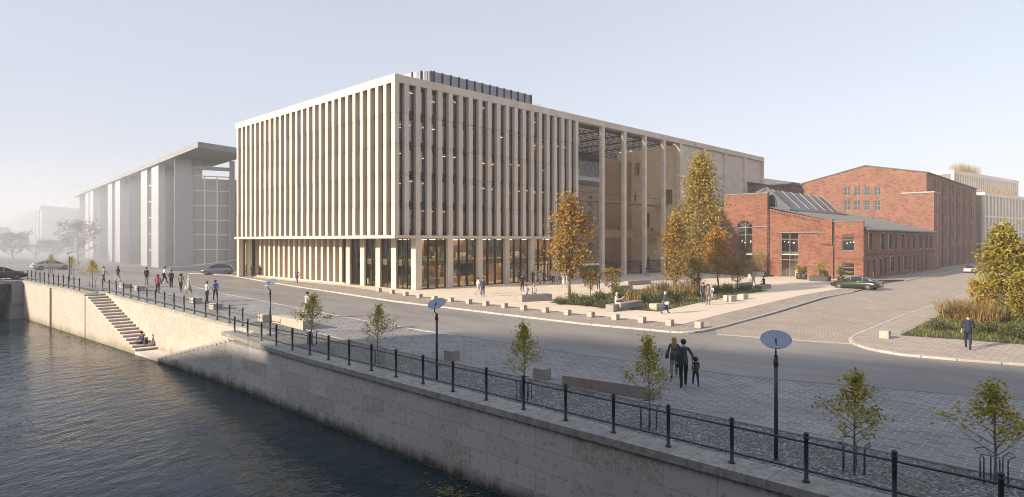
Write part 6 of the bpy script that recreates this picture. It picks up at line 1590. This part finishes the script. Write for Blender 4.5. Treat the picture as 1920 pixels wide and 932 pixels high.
nw.location = (l.x+fwd.x*(hw.y+.05)*sc_, l.y+fwd.y*(hw.y+.05)*sc_, l.z+(hw.z-.05)*sc_); nw.rotation_euler = (R(-25),0,rd_.rotation_euler.z); tag(nw, 'white paper held by the seated reader', 'newspaper')
wm_ = person(1246.5,588,95,'walk',1.72,'woman with white hair in long navy coat walking past the bed',navy,navy,'bob','grey','coat')
held('handbag', 'white handbag of the woman in navy coat', 'bag', wm_, (.27,.10,.86), (.12,.30,.22), M['white'])
person(1318,568.5,160,'stand',1.84,'man in dark blue grey suit, left of the two men by the bed corner',(.05,.06,.085),(.05,.06,.085),'short','black','jacket')
person(1328,572,10,'stand',1.82,'man in brown grey suit with hands down, right of the two men',(.14,.13,.12),(.12,.115,.11),'short','brown','jacket')
sitter(SB['stone seat under the pale seated figure behind two men'],.5,.5,200,'sit',1.70,'person in white seated on a stone block behind the two men',wht,lgry,'bob','grey')
person(1412.5,538,170,'walk',1.80,'person with white hair in pale suit near the arched window',lgry,lgry,'short','grey','jacket')
person(1405,536,60,'walk2',1.72,'person in white walking left of the pale suit near the hall',wht,lgry,'short','brown')
sitter(SB['stone seat under the dark seated figure by the brick hall'],.5,.4,250,'sit',1.76,'person in black seated on a stone block facing left',dk,dk,'short','black')
# family in the foreground
fm_ = 'family walking on the quay'
wom = person(1264,708,14,'walk2',1.70,'woman with long blond hair in grey jacket walking with her family',(.07,.085,.12),(.15,.16,.175),'long','blond','jacket',group=fm_,dz=.012)
held('shoulder_bag', 'black shoulder bag of the blond woman', 'bag', wom, (-.30,-.02,.98), (.14,.36,.28), M['planter'])
man = person(1281.5,726,6,'hand',1.86,'man in blue grey jacket holding a child by the hand',(.06,.072,.10),bk_,'short','black','jacket',group=fm_,dz=.012)
held('shoulder_bag', 'large black bag on the left side of the father', 'bag', man, (-.20,-.15,1.08), (.26,.20,.62), M['planter'])
person(1304.5,723,2,'walk',1.13,'small child in brown jacket and blue trousers holding the hand of the man',(.075,.055,.04),(.02,.025,.09),'curly','black','jacket',group=fm_,dz=.012)
person(1815,655,40,'walk',1.86,'man in navy suit walking on the corner pavement before the green bed',(.018,.026,.05),(.018,.026,.05),'short','brown','jacket',group=None or 'walkers',dz=.115)
# walkways and interior
def up_(x, y, z, face, pose, label, top, leg_, hair='short', hc='black', coat='jacket', grp='people on the walkways'): person(0,0,face,pose,1.78,label,top,leg_,hair,hc,coat,at=(x,y,z),group=grp)
xw = ony(1160, 63.3)[0]; up_(xw, 63.3, 6.5, 180, 'walk', 'person in grey on the lower walkway left of the narrow window', gry, gry)
xw = ony(1223, 63.3)[0]; up_(xw, 63.3, 6.5, 180, 'stand', 'person in dark suit on the lower walkway right of the narrow window', char, char)
xw = ony(1191.5, 61.9)[0]; up_(xw, 61.9, 12.25, 200, 'stand', 'person in blue on the upper walkway', (.10,.15,.25), (.10,.15,.25))
xi = lambda u, y: ony(u, y)[0]
up_(xi(875,60.8), 60.8, .156, 150, 'walk', 'woman in black dress walking inside the lobby', bk_, (.46,.28,.20), 'bob', 'black', 'dress', 'people inside the lobby')
up_(xi(761,61.0), 61.0, 3.41, 200, 'stand', 'person in dark blue on the mezzanine behind the corner glass', navy, navy, grp='people inside the lobby')
up_(xi(942,60.9), 60.9, .156, 170, 'stand', 'person in dark suit standing inside left of the entrance', dk, dk, grp='people inside the lobby')
up_(xi(1017,60.6), 60.6, 3.41, 90, 'talk', 'left of the two dark figures on the mezzanine over the crowd', dk, dk, grp='people inside the lobby')
up_(xi(1022,60.7), 60.7, 3.41, 260, 'talk', 'right of the two dark figures on the mezzanine over the crowd', dk, dk, grp='people inside the lobby')
up_(xi(822,60.9), 60.9, 3.41, 60, 'talk', 'person in white on the mezzanine between two white sofas', wht, lgry, 'bob', 'brown', None, 'people inside the lobby')
person(0,0,250,'recline',1.76,'person in black and white reclining on the grey lobby sofa',wht,dk,'short','grey',at=(lx+3.0,61.25,.155+.46-lib('recline')[3]+.05),group='people inside the lobby')
# on the canal stairs
ys_ = onx(237, 13.95)[0]; k = int((ys_-53.6)/((66.2-53.6)/19)); zst = LAND+(gz(17,66.2)-LAND)*(k+1)/19
st = person(0,0,205,'sit',1.76,'person in purple coat and black hat sitting on the canal stairs',(.07,.045,.15),(.03,.035,.05),'hat','black','jacket',at=(wx(ys_)+.85,ys_,zst+.10-lib('sit')[3]),group='sitter on the stairs')
held('backpack', 'dark backpack beside the seated person on the stairs', 'bag', st, (-.40,.05,.66), (.30,.28,.42), simple('dark canvas', (.03,.045,.03), .9, .2, 8))
# ================================================================== air, sky, sun, camera
mb = MB(); mb.box(-730, 1520, -420, 1520, WATER-6, 42)
t = NT('haze'); t.n.remove(t.bs); pv = t.new('ShaderNodeVolumePrincipled')
pv.inputs['Color'].default_value = (.96,.95,.96,1); pv.inputs['Density'].default_value = HAZE; pv.inputs['Anisotropy'].default_value = 0.0
t.ln(pv.outputs[0], t.out.inputs['Volume']); hz_ = mb.build('haze', t.mat); hz_['kind'] = 'stuff'
# a bank of mist lying over the canal beyond the bridge
mb = MB(); mb.prism([(-420,100),(8,104),(44,106),(60,180),(60,700),(-420,700)], WATER-5, 19)
t = NT('mist'); t.n.remove(t.bs); pv = t.new('ShaderNodeVolumePrincipled')
pv.inputs['Color'].default_value = (.80,.885,1.0,1); pv.inputs['Density'].default_value = MIST
t.ln(pv.outputs[0], t.out.inputs['Volume']); ms_ = mb.build('mist', t.mat); ms_['kind'] = 'stuff'
w = bpy.data.worlds.new('World'); SC.world = w; w.use_nodes = True
nt = w.node_tree; bg = nt.nodes['Background']; sky = nt.nodes.new('ShaderNodeTexSky'); sky.sky_type = 'NISHITA'
sky.sun_disc = False; sky.sun_elevation = R(SUN_EL)
az = math.atan2(-SUND.x, -SUND.y)          # compass angle of the sun from +Y towards +X
sky.sun_rotation = az; sky.air_density = 1.0; sky.dust_density = 1.2; sky.ozone_density = 1.0; sky.altitude = 50
hs = nt.nodes.new('ShaderNodeHueSaturation'); hs.inputs['Saturation'].default_value = .6; nt.links.new(sky.outputs[0], hs.inputs['Color'])
veil = nt.nodes.new('ShaderNodeMix'); veil.data_type = 'RGBA'; tcw = nt.nodes.new('ShaderNodeTexCoord'); mpw = nt.nodes.new('ShaderNodeMapping'); mpw.inputs['Scale'].default_value = (1.2,1.2,5); nzw = nt.nodes.new('ShaderNodeTexNoise'); nzw.inputs['Scale'].default_value = 1.6; nzw.inputs['Detail'].default_value = 5; mrw = nt.nodes.new('ShaderNodeMapRange'); mrw.inputs[3].default_value = .47; mrw.inputs[4].default_value = .77; nt.links.new(tcw.outputs['Generated'], mpw.inputs[0]); nt.links.new(mpw.outputs[0], nzw.inputs['Vector']); nt.links.new(nzw.outputs[0], mrw.inputs[0]); nt.links.new(mrw.outputs[0], veil.inputs[0]); nt.links.new(hs.outputs[0], veil.inputs[6]); veil.inputs[7].default_value = (3.7,3.9,4.6,1)   # thin high haze
nt.links.new(veil.outputs[2], bg.inputs['Color']); bg.inputs['Strength'].default_value = SKY
sl_ = bpy.data.lights.new('sun', 'SUN'); sl_.energy = SUN; sl_.angle = R(1.3); sl_.color = (1, .81, .60)
so = bpy.data.objects.new('sun', sl_); COL.objects.link(so)
ld = Vector((SUND.x*math.cos(R(SUN_EL)), SUND.y*math.cos(R(SUN_EL)), -math.sin(R(SUN_EL)))); so.rotation_euler = ld.to_track_quat('-Z', 'Y').to_euler(); so.location = (-60, 20, 60)
cd_ = bpy.data.cameras.new('camera'); cam = bpy.data.objects.new('camera', cd_); COL.objects.link(cam)
cam.location = (0,0,EYE); cam.rotation_euler = (R(90), 0, TH-R(90)); cd_.sensor_width = 36; cd_.lens = FPX/1920*36; cd_.shift_y = -14/1920; cd_.clip_end = 4000; cd_.clip_start = .2
SC.camera = cam
SC.view_settings.view_transform = 'Standard'; SC.view_settings.look = 'None'; SC.view_settings.exposure = EXPO; SC.view_settings.gamma = 1; SC.view_settings.use_curve_mapping = False
cy = SC.cycles; cy.max_bounces = 6; cy.diffuse_bounces = 3; cy.glossy_bounces = 3; cy.transmission_bounces = 4; cy.transparent_max_bounces = 10; cy.volume_bounces = 1
cy.sample_clamp_indirect = 6; cy.use_denoising = True; cy.pixel_filter_type = 'BLACKMAN_HARRIS'; cy.filter_width = 1.0; cy.denoising_prefilter = 'ACCURATE'; cy.caustics_reflective = False; cy.caustics_refractive = False
